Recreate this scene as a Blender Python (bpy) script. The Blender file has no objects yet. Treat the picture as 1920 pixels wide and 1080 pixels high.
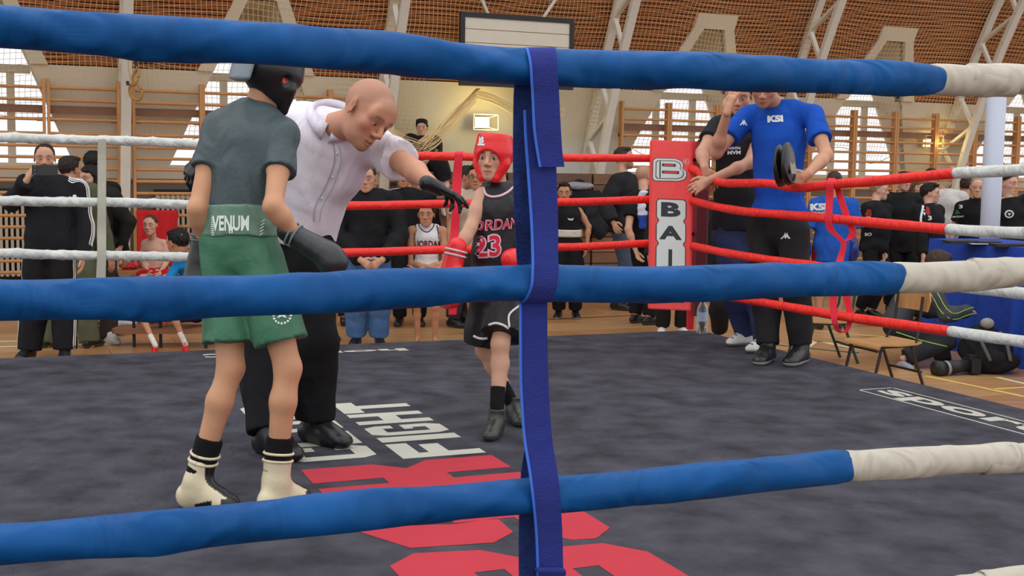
import bpy, bmesh, math, random
import numpy as np
from mathutils import Vector, Matrix
from mathutils.bvhtree import BVHTree
random.seed(4); RNG = np.random.RandomState(4)
S = bpy.context.scene
COL = S.collection
# ------------------------------------------------------------------ camera
FPX, PIT, ROLL, YAW = 2281.25, .0956, .0144, .3859
CH = .41                                     # height of the ring canvas above the gym floor
_c, _s, _cr, _sr = math.cos(PIT), math.sin(PIT), math.cos(ROLL), math.sin(ROLL)
CF = np.array([0, _c, -_s]); _U = np.array([0, _s, _c]); _R = np.array([1., 0, 0])
CR = _cr*_R + _sr*_U; CU = _cr*_U - _sr*_R
CAM = np.array([0, 0, CH+1.1725])
cd = bpy.data.cameras.new('camera'); co = bpy.data.objects.new('camera', cd); COL.objects.link(co)
cd.sensor_width = 36; cd.lens = FPX/1920*36; cd.clip_start = .05; cd.clip_end = 200
m = Matrix.Identity(4)
for i in range(3):
    m[i][0] = CR[i]; m[i][1] = CU[i]; m[i][2] = -CF[i]; m[i][3] = CAM[i]
co.matrix_world = m
S.camera = co
# ------------------------------------------------------------------ light
S.view_settings.view_transform = 'Standard'; S.view_settings.look = 'None'
S.view_settings.gamma = 1; S.view_settings.use_curve_mapping = False
S.view_settings.exposure = -0.12
w = bpy.data.worlds.new('overcast_sky'); S.world = w; w.use_nodes = True
nt = w.node_tree; nt.nodes.clear()
out = nt.nodes.new('ShaderNodeOutputWorld'); bg = nt.nodes.new('ShaderNodeBackground')
geo = nt.nodes.new('ShaderNodeNewGeometry'); sep = nt.nodes.new('ShaderNodeSeparateXYZ'); ramp = nt.nodes.new('ShaderNodeValToRGB')
mp = nt.nodes.new('ShaderNodeMapRange'); mp.inputs[1].default_value = -1; mp.inputs[2].default_value = 1
tc = nt.nodes.new('ShaderNodeTexCoord')
nt.links.new(tc.outputs['Generated'], sep.inputs[0]); nt.links.new(sep.outputs[2], mp.inputs[0]); nt.links.new(mp.outputs[0], ramp.inputs[0])
nt.links.new(ramp.outputs[0], bg.inputs[0]); nt.links.new(bg.outputs[0], out.inputs[0])
e = ramp.color_ramp.elements
e[0].position = .46; e[0].color = (.16, .15, .14, 1)
e[1].position = .5; e[1].color = (.74, .75, .77, 1)
x_ = e.new(1.0); x_.color = (1.0, 1.0, 1.0, 1)
bg.inputs[1].default_value = 1.55

def area(name, loc, rot, sx, sy, power, color=(1, 1, 1)):
    l = bpy.data.lights.new(name, 'AREA'); l.shape = 'RECTANGLE'; l.size = sx; l.size_y = sy; l.energy = power; l.color = color
    o = bpy.data.objects.new(name, l); COL.objects.link(o); o.location = loc; o.rotation_euler = rot; return o
area('overhead_fill', (-1.5, 3.5, 6.5), (0, math.radians(-8), 0), 8, 7, 120, (.97, .98, 1))  # added overhead fill lamp, lightens the tops of the ropes
# ------------------------------------------------------------------ helpers
def ray(x, y): return CF + CR*(x-960)/FPX + CU*(540-y)/FPX
def W(x, y, d): return CAM + ray(x, y)*d
def onz(x, y, z): D = ray(x, y); return CAM + D*(z-CAM[2])/D[2]
def onpl(x, y, P, n): D = ray(x, y); return CAM + D*((P-CAM) @ n)/(D @ n)
EX = np.array([math.cos(YAW), math.sin(YAW), 0]); EY = np.array([math.sin(YAW), -math.cos(YAW), 0]); EZ = np.array([0, 0, 1.])
RC = np.array([1.1204, 8.4412, 0])           # far right rope corner
RL = 5.82
def R_(u, v, z=0): return RC + EX*u + EY*v + EZ*z          # ring frame
WP = np.array([0, 16.2, 0.])
def G_(u, n, z=0): return WP + EX*u + EY*n + EZ*z           # gym far wall frame
def vn(z): return -.75+.1*z+.06*z*z
def nrm(v): v = np.asarray(v, float); return v/max(1e-9, np.linalg.norm(v))
def lin(c):
    c = c/255.; return c/12.92 if c <= .04045 else ((c+.055)/1.055)**2.4
def rgb(r, g, b): return (lin(r), lin(g), lin(b), 1)
MATS = {}
def mat(name, col=None, rough=.7, bump=0, bscale=60, var=.0, vscale=8, metal=0, attr=False, emit=None, spec=.5, trans=0, sss=0, stretch=None, folds=0, fscale=3.6):
    if name in MATS: return MATS[name]
    M = bpy.data.materials.new(name); M.use_nodes = True; N = M.node_tree; b = N.nodes['Principled BSDF']
    b.inputs['Roughness'].default_value = rough; b.inputs['Metallic'].default_value = metal
    b.inputs['Specular IOR Level'].default_value = spec
    src = None
    if attr:
        a = N.nodes.new('ShaderNodeAttribute'); a.attribute_name = 'Col'; src = a.outputs['Color']
    else: b.inputs['Base Color'].default_value = col
    t = N.nodes.new('ShaderNodeTexCoord'); mpn = N.nodes.new('ShaderNodeMapping'); N.links.new(t.outputs['Object'], mpn.inputs[0])
    if stretch: mpn.inputs['Scale'].default_value = stretch
    if var:
        no = N.nodes.new('ShaderNodeTexNoise'); no.inputs['Scale'].default_value = vscale; no.inputs['Detail'].default_value = 6
        N.links.new(mpn.outputs[0], no.inputs[0])
        mr = N.nodes.new('ShaderNodeMapRange'); mr.inputs[1].default_value = .3; mr.inputs[2].default_value = .7
        mr.inputs[3].default_value = 1-var; mr.inputs[4].default_value = 1+var; N.links.new(no.outputs[0], mr.inputs[0])
        mx = N.nodes.new('ShaderNodeVectorMath'); mx.operation = 'MULTIPLY'
        if src: N.links.new(src, mx.inputs[0])
        else: mx.inputs[0].default_value = col[:3]
        N.links.new(mr.outputs[0], mx.inputs[1]); src = mx.outputs[0]
    if src: N.links.new(src, b.inputs['Base Color'])
    if folds:
        n3 = N.nodes.new('ShaderNodeTexNoise'); n3.inputs['Scale'].default_value = fscale; n3.inputs['Detail'].default_value = 2.2; n3.inputs['Distortion'].default_value = 1.1
        m3 = N.nodes.new('ShaderNodeMapping'); m3.inputs['Rotation'].default_value = (.5, .6, .3); m3.inputs['Scale'].default_value = (1.6, 1.6, .7)
        N.links.new(t.outputs['Object'], m3.inputs[0]); N.links.new(m3.outputs[0], n3.inputs[0]); b3 = N.nodes.new('ShaderNodeBump'); b3.inputs['Strength'].default_value = folds
        b3.inputs['Distance'].default_value = .09; N.links.new(n3.outputs[0], b3.inputs['Height']); N.links.new(b3.outputs[0], b.inputs['Normal'])
    if bump:
        n2 = N.nodes.new('ShaderNodeTexNoise'); n2.inputs['Scale'].default_value = bscale; n2.inputs['Detail'].default_value = 4
        N.links.new(mpn.outputs[0], n2.inputs[0]); bp = N.nodes.new('ShaderNodeBump'); bp.inputs['Strength'].default_value = bump
        bp.inputs['Distance'].default_value = .01; N.links.new(n2.outputs[0], bp.inputs['Height'])
        if folds: N.links.new(b3.outputs[0], bp.inputs['Normal'])
        N.links.new(bp.outputs[0], b.inputs['Normal'])
    if emit: b.inputs['Emission Color'].default_value = emit[:3]+(1,); b.inputs['Emission Strength'].default_value = emit[3]
    if trans: b.inputs['Transmission Weight'].default_value = trans; b.inputs['IOR'].default_value = 1.33
    if sss: b.inputs['Subsurface Weight'].default_value = sss; b.inputs['Subsurface Radius'].default_value = (.01, .004, .002); b.inputs['Subsurface Scale'].default_value = .5
    MATS[name] = M; return M
ORG = {}
def new(name, V, F, mt, parent=None, org=None, col=None, smooth=False, kind=None):
    V = np.asarray(V, float)
    if parent is None:
        if org is None:
            org = np.array([(V[:, 0].min()+V[:, 0].max())/2, (V[:, 1].min()+V[:, 1].max())/2, V[:, 2].min()])
    else: org = ORG[parent.name]
    me = bpy.data.meshes.new(name)
    V2 = V-org
    if isinstance(F, np.ndarray):
        n = len(F); k = F.shape[1]
        me.vertices.add(len(V2)); me.vertices.foreach_set('co', V2.astype(np.float32).ravel())
        me.loops.add(n*k); me.loops.foreach_set('vertex_index', F.astype(np.int32).ravel())
        me.polygons.add(n); me.polygons.foreach_set('loop_start', np.arange(0, n*k, k, dtype=np.int32))
        me.update(calc_edges=True); me.validate()
    else:
        me.from_pydata([tuple(v) for v in V2], [], F); me.update()
    if col is not None:
        a = me.color_attributes.new('Col', 'FLOAT_COLOR', 'POINT'); c = np.ones((len(V2), 4), np.float32)
        c[:, :3] = np.asarray(col)[..., :3]; a.data.foreach_set('color', c.ravel())
    if smooth: me.polygons.foreach_set('use_smooth', [True]*len(me.polygons))
    if mt is not None: me.materials.append(mt)
    o = bpy.data.objects.new(name, me); COL.objects.link(o)
    if parent is None: o.location = org
    else: o.parent = parent
    ORG[o.name] = org
    if kind: o['kind'] = kind
    return o
def empty(name, loc):
    o = bpy.data.objects.new(name, None); COL.objects.link(o); o.location = loc; o.empty_display_size = .1; ORG[o.name] = np.array(loc, float); return o
def tag(o, label, cat, group=None):
    o['label'] = label; o['category'] = cat
    if group: o['group'] = group
    return o
class MB:
    def __init__(s): s.V = []; s.F = []
    def add(s, V, F): n = len(s.V); s.V += [np.asarray(v, float) for v in V]; s.F += [[i+n for i in f] for f in F]; return s
    def box(s, c, ax, ay, az):
        """centre, half axis vectors"""
        c, ax, ay, az = map(lambda q: np.asarray(q, float), (c, ax, ay, az))
        P = [c+i*ax+j*ay+k*az for k in (-1, 1) for j in (-1, 1) for i in (-1, 1)]
        F = [[0, 2, 3, 1], [4, 5, 7, 6], [0, 1, 5, 4], [2, 6, 7, 3], [0, 4, 6, 2], [1, 3, 7, 5]]
        if np.dot(np.cross(ax, ay), az) < 0: F = [f[::-1] for f in F]
        return s.add(P, F)
    def bbox(s, c, ax, ay, az, b=.1):
        """box with chamfered long edges (octagonal section along az)"""
        c, ax, ay, az = map(lambda q: np.asarray(q, float), (c, ax, ay, az))
        la, lb = np.linalg.norm(ax), np.linalg.norm(ay); t = min(la, lb)*b
        p, q = 1-t/la, 1-t/lb
        pr = [(1, -q), (1, q), (p, 1), (-p, 1), (-1, q), (-1, -q), (-p, -1), (p, -1)]
        V = [c+i*ax+j*ay-az for i, j in pr]+[c+i*ax+j*ay+az for i, j in pr]
        F = [[i, (i+1) % 8, 8+(i+1) % 8, 8+i] for i in range(8)]+[list(range(7, -1, -1)), list(range(8, 16))]
        if np.dot(np.cross(ax, ay), az) < 0: F = [f[::-1] for f in F]
        return s.add(V, F)
    def cyl(s, a, b, r1, r2=None, n=12, caps=True):
        a = np.asarray(a, float); b = np.asarray(b, float); r2 = r1 if r2 is None else r2
        w = nrm(b-a); h = np.array([0, 0, 1.]) if abs(w[2]) < .9 else np.array([1., 0, 0]); x = nrm(np.cross(h, w)); y = np.cross(w, x)
        A = [2*math.pi*i/n for i in range(n)]
        V = [a+r1*(x*math.cos(t)+y*math.sin(t)) for t in A]+[b+r2*(x*math.cos(t)+y*math.sin(t)) for t in A]
        F = [[i, (i+1) % n, n+(i+1) % n, n+i] for i in range(n)]
        if caps: F += [list(range(n-1, -1, -1)), list(range(n, 2*n))]
        return s.add(V, F)
    def path(s, pts, r, n=8):
        pts = [np.asarray(p, float) for p in pts]; k = len(pts); rr = r if hasattr(r, '__len__') else [r]*k
        x = None; V = []
        for i, p in enumerate(pts):
            w = nrm(pts[min(i+1, k-1)]-pts[max(i-1, 0)])
            if x is None: h = np.array([0, 0, 1.]) if abs(w[2]) < .9 else np.array([1., 0, 0]); x = nrm(np.cross(h, w))
            else: x = nrm(x-w*np.dot(x, w))
            y = np.cross(w, x)
            V += [p+rr[i]*(x*math.cos(t)+y*math.sin(t)) for t in [2*math.pi*j/n for j in range(n)]]
        F = [[i*n+j, i*n+(j+1) % n, (i+1)*n+(j+1) % n, (i+1)*n+j] for i in range(k-1) for j in range(n)]
        F += [list(range(n-1, -1, -1)), list(range((k-1)*n, k*n))]
        return s.add(V, F)
    def slab(s, P, off):
        """polygon list of points extruded by vector off"""
        P = [np.asarray(p, float) for p in P]; n = len(P); off = np.asarray(off, float)
        V = P+[p+off for p in P]
        N = np.zeros(3)
        for i in range(n): N += np.cross(P[i]-P[0], P[(i+1) % n]-P[0])
        F = [list(range(n-1, -1, -1)), list(range(n, 2*n))]+[[i, (i+1) % n, n+(i+1) % n, n+i] for i in range(n)]
        if np.dot(N, off) < 0: F = [f[::-1] for f in F]
        return s.add(V, F)
    def build(s, name, mt, parent=None, org=None, smooth=False, kind=None, col=None):
        return new(name, np.array(s.V), s.F, mt, parent, org, col, smooth, kind)
def struct(o): o['kind'] = 'structure'; return o
def catmull(P, n=8):
    P = [np.asarray(p, float) for p in P]; Q = [2*P[0]-P[1]]+P+[2*P[-1]-P[-2]]; o = []
    for i in range(1, len(Q)-2):
        for t in np.linspace(0, 1, n, endpoint=False):
            a, b, c, d = Q[i-1:i+3]; o.append(.5*((2*b)+(c-a)*t+(2*a-5*b+4*c-d)*t*t+(3*b-a-3*c+d)*t**3))
    o.append(P[-1]); return np.array(o)
# ---- flat lettering: text outlines as meshes, fetched once
TXT = {}
def text_mesh(s, off=0.0, sub=0.0):
    k = (s, off)
    if k in TXT: return TXT[k]
    cu = bpy.data.curves.new('lettering', 'FONT'); cu.body = s; cu.size = 1; cu.offset = off; cu.resolution_u = 3
    o = bpy.data.objects.new('lettering', cu); COL.objects.link(o)
    dg = bpy.context.evaluated_depsgraph_get(); ev = o.evaluated_get(dg); me = ev.to_mesh()
    bm = bmesh.new(); bm.from_mesh(me); ev.to_mesh_clear()
    bmesh.ops.triangulate(bm, faces=bm.faces[:])
    for _ in range(3):
        L = [e for e in bm.edges if e.calc_length() > .22]
        if not L: break
        bmesh.ops.subdivide_edges(bm, edges=L, cuts=1); bmesh.ops.triangulate(bm, faces=bm.faces[:])
    V = np.array([v.co[:] for v in bm.verts]); bm.verts.index_update(); F = [[v.index for v in f.verts] for f in bm.faces]; bm.free()
    bpy.data.objects.remove(o); bpy.data.curves.remove(cu)
    V[:, 0] -= (V[:, 0].min()+V[:, 0].max())/2; V[:, 1] -= (V[:, 1].min()+V[:, 1].max())/2
    V[:, 0] /= np.ptp(V[:, 0]); V[:, 1] /= np.ptp(V[:, 1])       # unit box, centred
    TXT[k] = (V[:, :2].copy(), F); return TXT[k]
def poly2(polys, sub=.12):
    """list of closed 2-D polygons -> refined triangles"""
    bm = bmesh.new()
    for P in polys:
        vs = [bm.verts.new((x, y, 0)) for x, y in P]
        try: bm.faces.new(vs)
        except Exception: pass
    bmesh.ops.triangulate(bm, faces=bm.faces[:])
    for _ in range(4):
        L = [e for e in bm.edges if e.calc_length() > sub]
        if not L: break
        bmesh.ops.subdivide_edges(bm, edges=L, cuts=1); bmesh.ops.triangulate(bm, faces=bm.faces[:])
    bm.verts.index_update(); V = np.array([v.co[:2] for v in bm.verts]); F = [[v.index for v in f.verts] for f in bm.faces]; bm.free(); return V, F
def flat(name, VF, P, X, Y, mt, parent, off=.002):
    """lettering on a plane: P centre, X/Y full width/height vectors"""
    V, F = VF; X = np.asarray(X, float); Y = np.asarray(Y, float); n = nrm(np.cross(X, Y))
    return new(name, np.array([P+X*a+Y*b+n*off for a, b in V]), F, mt, parent)
def bvh_of(objs):
    V = []; F = []
    for o in objs:
        n = len(V); og = ORG[o.name]; V += [Vector(v.co)+Vector(og) for v in o.data.vertices]; F += [[i+n for i in p.vertices] for p in o.data.polygons]
    return BVHTree.FromPolygons(V, F)
def decal(name, VF, P, X, Y, bvh, mt, parent, off=.003, bend=0):
    """print cast on to cloth: drops vertices that miss"""
    V, F = VF; X = np.asarray(X, float); Y = np.asarray(Y, float); n = nrm(np.cross(X, Y)); out = []; ok = []
    for a, b in V:
        p = P+X*a+Y*(b-bend*a*a*4)+n*.35
        h = bvh.ray_cast(Vector(p), Vector(-n), 1.3)
        if h[0] is None: out.append(p); ok.append(False)
        else: out.append(np.array(h[0])+n*off); ok.append(True)
    F = [f for f in F if all(ok[i] for i in f)]
    if not F: return None
    us = sorted({i for f in F for i in f}); mp_ = {j: i for i, j in enumerate(us)}
    return new(name, np.array([out[i] for i in us]), [[mp_[i] for i in f] for f in F], mt, parent)
# ---- implicit surfaces -> one smooth mesh
class Field:
    def __init__(s, lo, hi, h):
        s.h = h; s.lo = np.asarray(lo, float); n = np.ceil((np.asarray(hi)-s.lo)/h).astype(int)+1; s.n = n
        s.d = np.full(n, 1., np.float32); s.ax = [(s.lo[i]+h*np.arange(n[i])).astype(np.float32) for i in range(3)]
    def sub(s, lo, hi):
        a = np.clip(np.floor((lo-s.lo)/s.h).astype(int), 0, s.n); b = np.clip(np.ceil((hi-s.lo)/s.h).astype(int)+1, 0, s.n)
        return a, b
    def put(s, p, k=.02, sgn=1):
        kind = p[0]; cuts = ()
        if kind == 'rc': _, a, r1, b, r2 = p[:5]; cuts = p[5] if len(p) > 5 else (); R = max(r1, r2); lo = np.minimum(a, b)-R; hi = np.maximum(a, b)+R
        elif kind == 'el': _, c, M, r = p[:4]; cuts = p[4] if len(p) > 4 else (); R = max(r); lo = c-R; hi = c+R
        elif kind == 'lo': _, a, b, sd, a1, b1, a2, b2 = p[:8]; cuts = p[8] if len(p) > 8 else (); R = max(a1, b1, a2, b2); lo = np.minimum(a, b)-R; hi = np.maximum(a, b)+R
        mg = k+2.5*s.h; i0, i1 = s.sub(np.asarray(lo)-mg, np.asarray(hi)+mg)
        if np.any(i1 <= i0): return
        X = s.ax[0][i0[0]:i1[0], None, None]; Y = s.ax[1][None, i0[1]:i1[1], None]; Z = s.ax[2][None, None, i0[2]:i1[2]]
        if kind == 'rc':
            ba = np.asarray(b)-a; L = max(1e-9, ba @ ba); x, y, z = X-a[0], Y-a[1], Z-a[2]
            t = np.clip((x*ba[0]+y*ba[1]+z*ba[2])/L, 0, 1); d = np.sqrt((x-t*ba[0])**2+(y-t*ba[1])**2+(z-t*ba[2])**2)-(r1+(r2-r1)*t)
        elif kind == 'el':
            x, y, z = X-c[0], Y-c[1], Z-c[2]; q = 0
            for j in range(3): q = q+((x*M[0][j]+y*M[1][j]+z*M[2][j])/r[j])**2
            d = (np.sqrt(q)-1)*min(r)
        else:
            a = np.asarray(a, float); ba = np.asarray(b)-a; Ln = np.linalg.norm(ba); wv = ba/max(Ln, 1e-9); sv = nrm(np.asarray(sd)-wv*np.dot(sd, wv)); fv = np.cross(wv, sv)
            x, y, z = X-a[0], Y-a[1], Z-a[2]; t0 = x*wv[0]+y*wv[1]+z*wv[2]; t = np.clip(t0/max(Ln, 1e-9), 0, 1)
            A = a1+(a2-a1)*t; B = b1+(b2-b1)*t; e = t0-t*Ln; mn = np.minimum(A, B)
            d = (np.sqrt(((x*sv[0]+y*sv[1]+z*sv[2])/A)**2+((x*fv[0]+y*fv[1]+z*fv[2])/B)**2+(e/mn)**2)-1)*mn
        for (pc, nc) in cuts: d = np.maximum(d, (X-pc[0])*nc[0]+(Y-pc[1])*nc[1]+(Z-pc[2])*nc[2])
        v = s.d[i0[0]:i1[0], i0[1]:i1[1], i0[2]:i1[2]]
        if sgn > 0:
            hh = np.maximum(k-np.abs(v-d), 0); v[...] = np.minimum(v, d)-hh*hh/(4*k)
        else:
            hh = np.maximum(k-np.abs(v+d), 0); v[...] = np.maximum(v, -d)+hh*hh/(4*k)
    def wrinkle(s, A, f, seed=0):
        r = np.random.RandomState(seed); g = 0; X = s.ax[0][:, None, None]; Y = s.ax[1][None, :, None]; Z = s.ax[2][None, None, :]
        for i in range(7):
            k = nrm(r.randn(3))*f*(.6+.32*i); k2 = nrm(r.randn(3))*f*.55; k3 = nrm(r.randn(3))*f*.35
            g = g+np.sin(k[0]*X+k[1]*Y+k[2]*Z+2.6*np.sin(k2[0]*X+k2[1]*Y+k2[2]*Z+r.rand()*6)+r.rand()*6)*(.5+.5*np.sin(k3[0]*X+k3[1]*Y+k3[2]*Z+r.rand()*6))/(1+.25*i)
        s.d += (A*g/1.5).astype(np.float32)
    def cut(s, p, n):
        X = s.ax[0][:, None, None]; Y = s.ax[1][None, :, None]; Z = s.ax[2][None, None, :]
        s.d = np.maximum(s.d, ((X-p[0])*n[0]+(Y-p[1])*n[1]+(Z-p[2])*n[2]).astype(np.float32))
    def mesh(s):
        d = s.d; neg = d < 0; nx, ny, nz = [q-1 for q in s.n]
        cnt = np.zeros((nx, ny, nz), np.int8)
        for i in (0, 1):
            for j in (0, 1):
                for k in (0, 1): cnt += neg[i:i+nx, j:j+ny, k:k+nz]
        act = (cnt > 0) & (cnt < 8); I = np.argwhere(act); idx = np.full((nx, ny, nz), -1, np.int32); idx[act] = np.arange(len(I))
        cor = {}
        for i in (0, 1):
            for j in (0, 1):
                for k in (0, 1): cor[(i, j, k)] = d[I[:, 0]+i, I[:, 1]+j, I[:, 2]+k]
        P = np.zeros((len(I), 3)); c = np.zeros(len(I))
        for ax in range(3):
            for u in (0, 1):
                for v in (0, 1):
                    a = [0, 0, 0]; o = [q for q in range(3) if q != ax]; a[o[0]] = u; a[o[1]] = v; b = list(a); b[ax] = 1
                    da, db = cor[tuple(a)], cor[tuple(b)]; mk = (da < 0) != (db < 0); t = np.where(mk, da/np.where(mk, da-db, 1), 0)
                    q = np.tile(np.array(a, float), (len(I), 1)); q[:, ax] = t; P[mk] += q[mk]; c += mk
        P = (I+P/np.maximum(c, 1)[:, None])*s.h+s.lo
        Q = []
        for ax in range(3):
            o = [(ax+1) % 3, (ax+2) % 3]; sl0 = [slice(None)]*3; sl1 = [slice(None)]*3; sl0[ax] = slice(0, -1); sl1[ax] = slice(1, None)
            a = neg[tuple(sl0)]; b = neg[tuple(sl1)]; E = np.argwhere(a != b)
            E = E[(E[:, o[0]] > 0) & (E[:, o[1]] > 0) & (E[:, o[0]] < s.n[o[0]]-1) & (E[:, o[1]] < s.n[o[1]]-1)]
            def g(u, v): T = E.copy(); T[:, o[0]] -= u; T[:, o[1]] -= v; return idx[T[:, 0], T[:, 1], T[:, 2]]
            q = np.stack([g(1, 1), g(0, 1), g(0, 0), g(1, 0)], 1); fl = ~a[E[:, 0], E[:, 1], E[:, 2]]; q[fl] = q[fl][:, ::-1]; Q.append(q)
        Q = np.concatenate(Q); Q = Q[(Q >= 0).all(1)]
        return P, Q
def bounds(prims, mg):
    lo = np.full(3, 1e9); hi = -lo
    for p in prims:
        if p[0] == 'rc': R = max(p[2], p[4]); A = [p[1], p[3]]
        elif p[0] == 'el': R = max(p[3]); A = [p[1]]
        else: R = max(p[4:8]); A = [p[1], p[2]]
        for a in A: lo = np.minimum(lo, np.asarray(a)-R); hi = np.maximum(hi, np.asarray(a)+R)
    return lo-mg, hi+mg
def blob(prims, h, k=.02, subs=(), wr=None, cuts=()):
    lo, hi = bounds(prims, .03+2*h); F = Field(lo, hi, h)
    for p in prims: F.put(p, k)
    if wr: F.wrinkle(*wr)
    for p in subs: F.put(p, .008, -1)
    for c in cuts: F.cut(*c)
    return F.mesh()
I3 = np.eye(3)
def joinm(L):
    V = []; Q = []; n = 0; C = []
    for v, q, c in L:
        V.append(v); Q.append(q+n); n += len(v); cc = np.empty((len(v), 3)); cc[:] = np.asarray(c)[..., :3]; C.append(cc)
    return np.concatenate(V), np.concatenate(Q), np.concatenate(C)
# ------------------------------------------------------------------ the gym hall
M_cream = mat('cream_paint', rgb(226, 218, 198), .8, var=.05, vscale=1.5, bump=.05, bscale=20)
M_grey = mat('grey_dado_paint', rgb(150, 140, 130), .8, var=.06, vscale=2)
M_slat = mat('ceiling_wood', rgb(168, 102, 58), .7, var=.22, vscale=5, stretch=(.5, .5, 4))
M_slatb = mat('ceiling_backing', rgb(70, 42, 28), .9)
M_truss = mat('truss_paint', rgb(222, 216, 202), .6, var=.04)
M_frame = mat('window_frame_paint', rgb(215, 208, 190), .6)
M_bar = mat('wallbar_wood', rgb(196, 138, 82), .5, var=.12, vscale=6, stretch=(1, 1, .3))
M_bard = mat('wallbar_dark_wood', rgb(128, 84, 56), .55, var=.12, vscale=6)
M_iron = mat('black_iron', rgb(32, 30, 32), .5)
M_glass = mat('window_glass', rgb(250, 252, 255), .02, trans=1.0)
_g = M_glass.node_tree; _b = _g.nodes['Principled BSDF']; _t = _g.nodes.new('ShaderNodeBsdfTransparent'); _m = _g.nodes.new('ShaderNodeMixShader'); _l = _g.nodes.new('ShaderNodeLayerWeight')
_b.inputs['Transmission Weight'].default_value = 0; _b.inputs['Metallic'].default_value = 1; _l.inputs[0].default_value = .08
_g.links.new(_l.outputs['Fresnel'], _m.inputs[0]); _g.links.new(_t.outputs[0], _m.inputs[1]); _g.links.new(_b.outputs[0], _m.inputs[2]); _g.links.new(_m.outputs[0], _g.nodes['Material Output'].inputs[0])
M_floor = [mat('parquet_%s' % k, rgb(*c), .32, var=.16, vscale=3, stretch=(.6, 6, 1), spec=.5) for k, c in (('honey', (184, 136, 90)), ('amber', (172, 124, 80)), ('tan', (190, 145, 100)))]
WC = [-9.52, -6.45, -3.38, 2.76, 5.83, 8.9, 11.97]       # window centres along the far wall (the backboard bay has none)
def hw_in(z): return .165+.42*max(0, 3.55-z)
def hw_out(z): return hw_in(z)+.14+.05*(3.74-z)
# floor base + court panels
fb = MB(); fb.box([1, 9, -.06], [16, 0, 0], [0, 12, 0], [0, 0, .05]); struct(fb.build('floor', mat('floor_base', rgb(120, 85, 55), .6)))
FL = bpy.data.objects['floor']
k = 0
for i in range(-8, 16):
    for j in range(-2, 16):
        u, n = i*1.2+(.6 if j % 2 else 0), -.5+j*.6
        P = G_(u, n); d = (P-CAM) @ CF; px = 960+FPX*((P-CAM) @ CR)/max(d, .1)
        if d < 6.5 or px < -150 or px > 2080: continue
        rel = P-RC; uu, vv = rel @ EX, rel @ EY
        if uu < 0 and vv > .2: continue
        q = MB(); q.box(P+EZ*(-.006+.0008*RNG.rand()), EX*.5975, EY*.2975, EZ*.006); q.build('floor_board', M_floor[RNG.randint(3)], FL); k += 1
def line(name, pts, wd, m_):
    q = MB()
    for a, b in zip(pts[:-1], pts[1:]):
        a = np.array(a, float); b = np.array(b, float); t = nrm(b-a); s = np.cross(EZ, t)*wd/2; q.box((a+b)/2+EZ*.0024, (b-a)/2, s, EZ*.0008)
    return q.build(name, m_, FL)
M_lw = mat('court_line_white', rgb(226, 214, 180), .5); M_lg = mat('court_line_green', rgb(20, 96, 78), .5); M_ly = mat('court_line_yellow', rgb(224, 190, 96), .5)
def fz(x, y): return onz(x, y, 0)
line('court_line', [fz(1600, 648), fz(1500, 637)], .05, M_ly)
line('court_line', [fz(1480, 617), fz(1660, 632)], .05, M_ly)
line('court_line', [fz(1500, 660), fz(1530, 640), fz(1660, 664)], .05, M_lw)
line('court_line', [fz(1440, 645), fz(1500, 652), fz(1610, 662)], .05, M_lg)
line('court_line', [fz(1735, 705), fz(1920, 744)], .05, M_ly)
line('court_line', [fz(1870, 708), fz(2000, 738)], .05, M_lw)
line('court_line', [fz(1865, 730), fz(2000, 722)], .04, M_ly)
line('court_line', [fz(-60, 652), fz(420, 640)], .06, M_lw)
line('court_line', [fz(-60, 642), fz(120, 638)], .05, M_lw)
line('court_line', [fz(1020, 600), fz(1200, 591)], .03, mat('court_line_black', rgb(60, 45, 35), .5))
# far wall: leans inwards like the vault; openings for the A-shaped windows
def skin_rows(zs, name, m_, proud=0, slat=0):
    mb = MB(); U0, U1 = -11.5, 14.5
    for z0, z1 in zip(zs[:-1], zs[1:]):
        zt = z1-slat if slat else z1
        cuts = [U0]; ct2 = [U0]
        for c in WC:
            cuts += [c-hw_in(z0), c+hw_in(z0)] if z0 >= 1.6 and z1 <= 3.56 else []
            ct2 += [c-hw_in(zt), c+hw_in(zt)] if z0 >= 1.6 and z1 <= 3.56 else []
        cuts.append(U1); ct2.append(U1)
        for i in range(0, len(cuts), 2):
            a0, a1, b0, b1 = cuts[i], cuts[i+1], ct2[i], ct2[i+1]; n0, n1 = vn(z0)+proud, vn(zt)+proud
            P = [G_(a0, n0, z0), G_(a1, n0, z0), G_(b1, n1, zt), G_(b0, n1, zt)]
            mb.slab(P, -EY*(.018 if slat else .12))
    return mb.build(name, m_)
struct(skin_rows([1.43, 1.6]+list(np.linspace(1.6, 2.72, 7))[1:], 'wall_back', M_cream))
struct(skin_rows([0, .5, 1.0, 1.43], 'wall_back', M_grey, -.12))
mb = MB(); mb.box(G_(1.5, -.66, 1.43), EX*13, EY*.12, EZ*.025); struct(mb.build('trim_1', M_frame))
mb = MB(); mb.box(G_(1.5, -.80, .08), EX*13, EY*.05, EZ*.08); struct(mb.build('baseboard_back', M_bard))
zs = [2.72, 2.9, 3.1, 3.3, 3.56]+list(np.linspace(3.9, 6.4, 9))
ce = struct(skin_rows(zs, 'ceiling', M_slatb, -.05))
ORGc = ORG[ce.name]
sl = []; z = 2.735
rows = []
while z < 4.75: rows.append(z); z += .052
mbs = MB()
for z in rows:
    zt = z+.040; inw = z <= 3.54
    cuts = [-11]+([v for c in WC for v in (c-hw_out(z)+.02, c+hw_out(z)-.02)] if z < 3.70 else [])+[14]
    for i in range(0, len(cuts), 2):
        a, b = cuts[i], cuts[i+1]
        mbs.slab([G_(a, vn(z), z), G_(b, vn(z), z), G_(b, vn(zt), zt), G_(a, vn(zt), zt)], -EY*.02)
mbs.build('ceiling_slats', M_slat, ce, kind='stuff')
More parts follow.
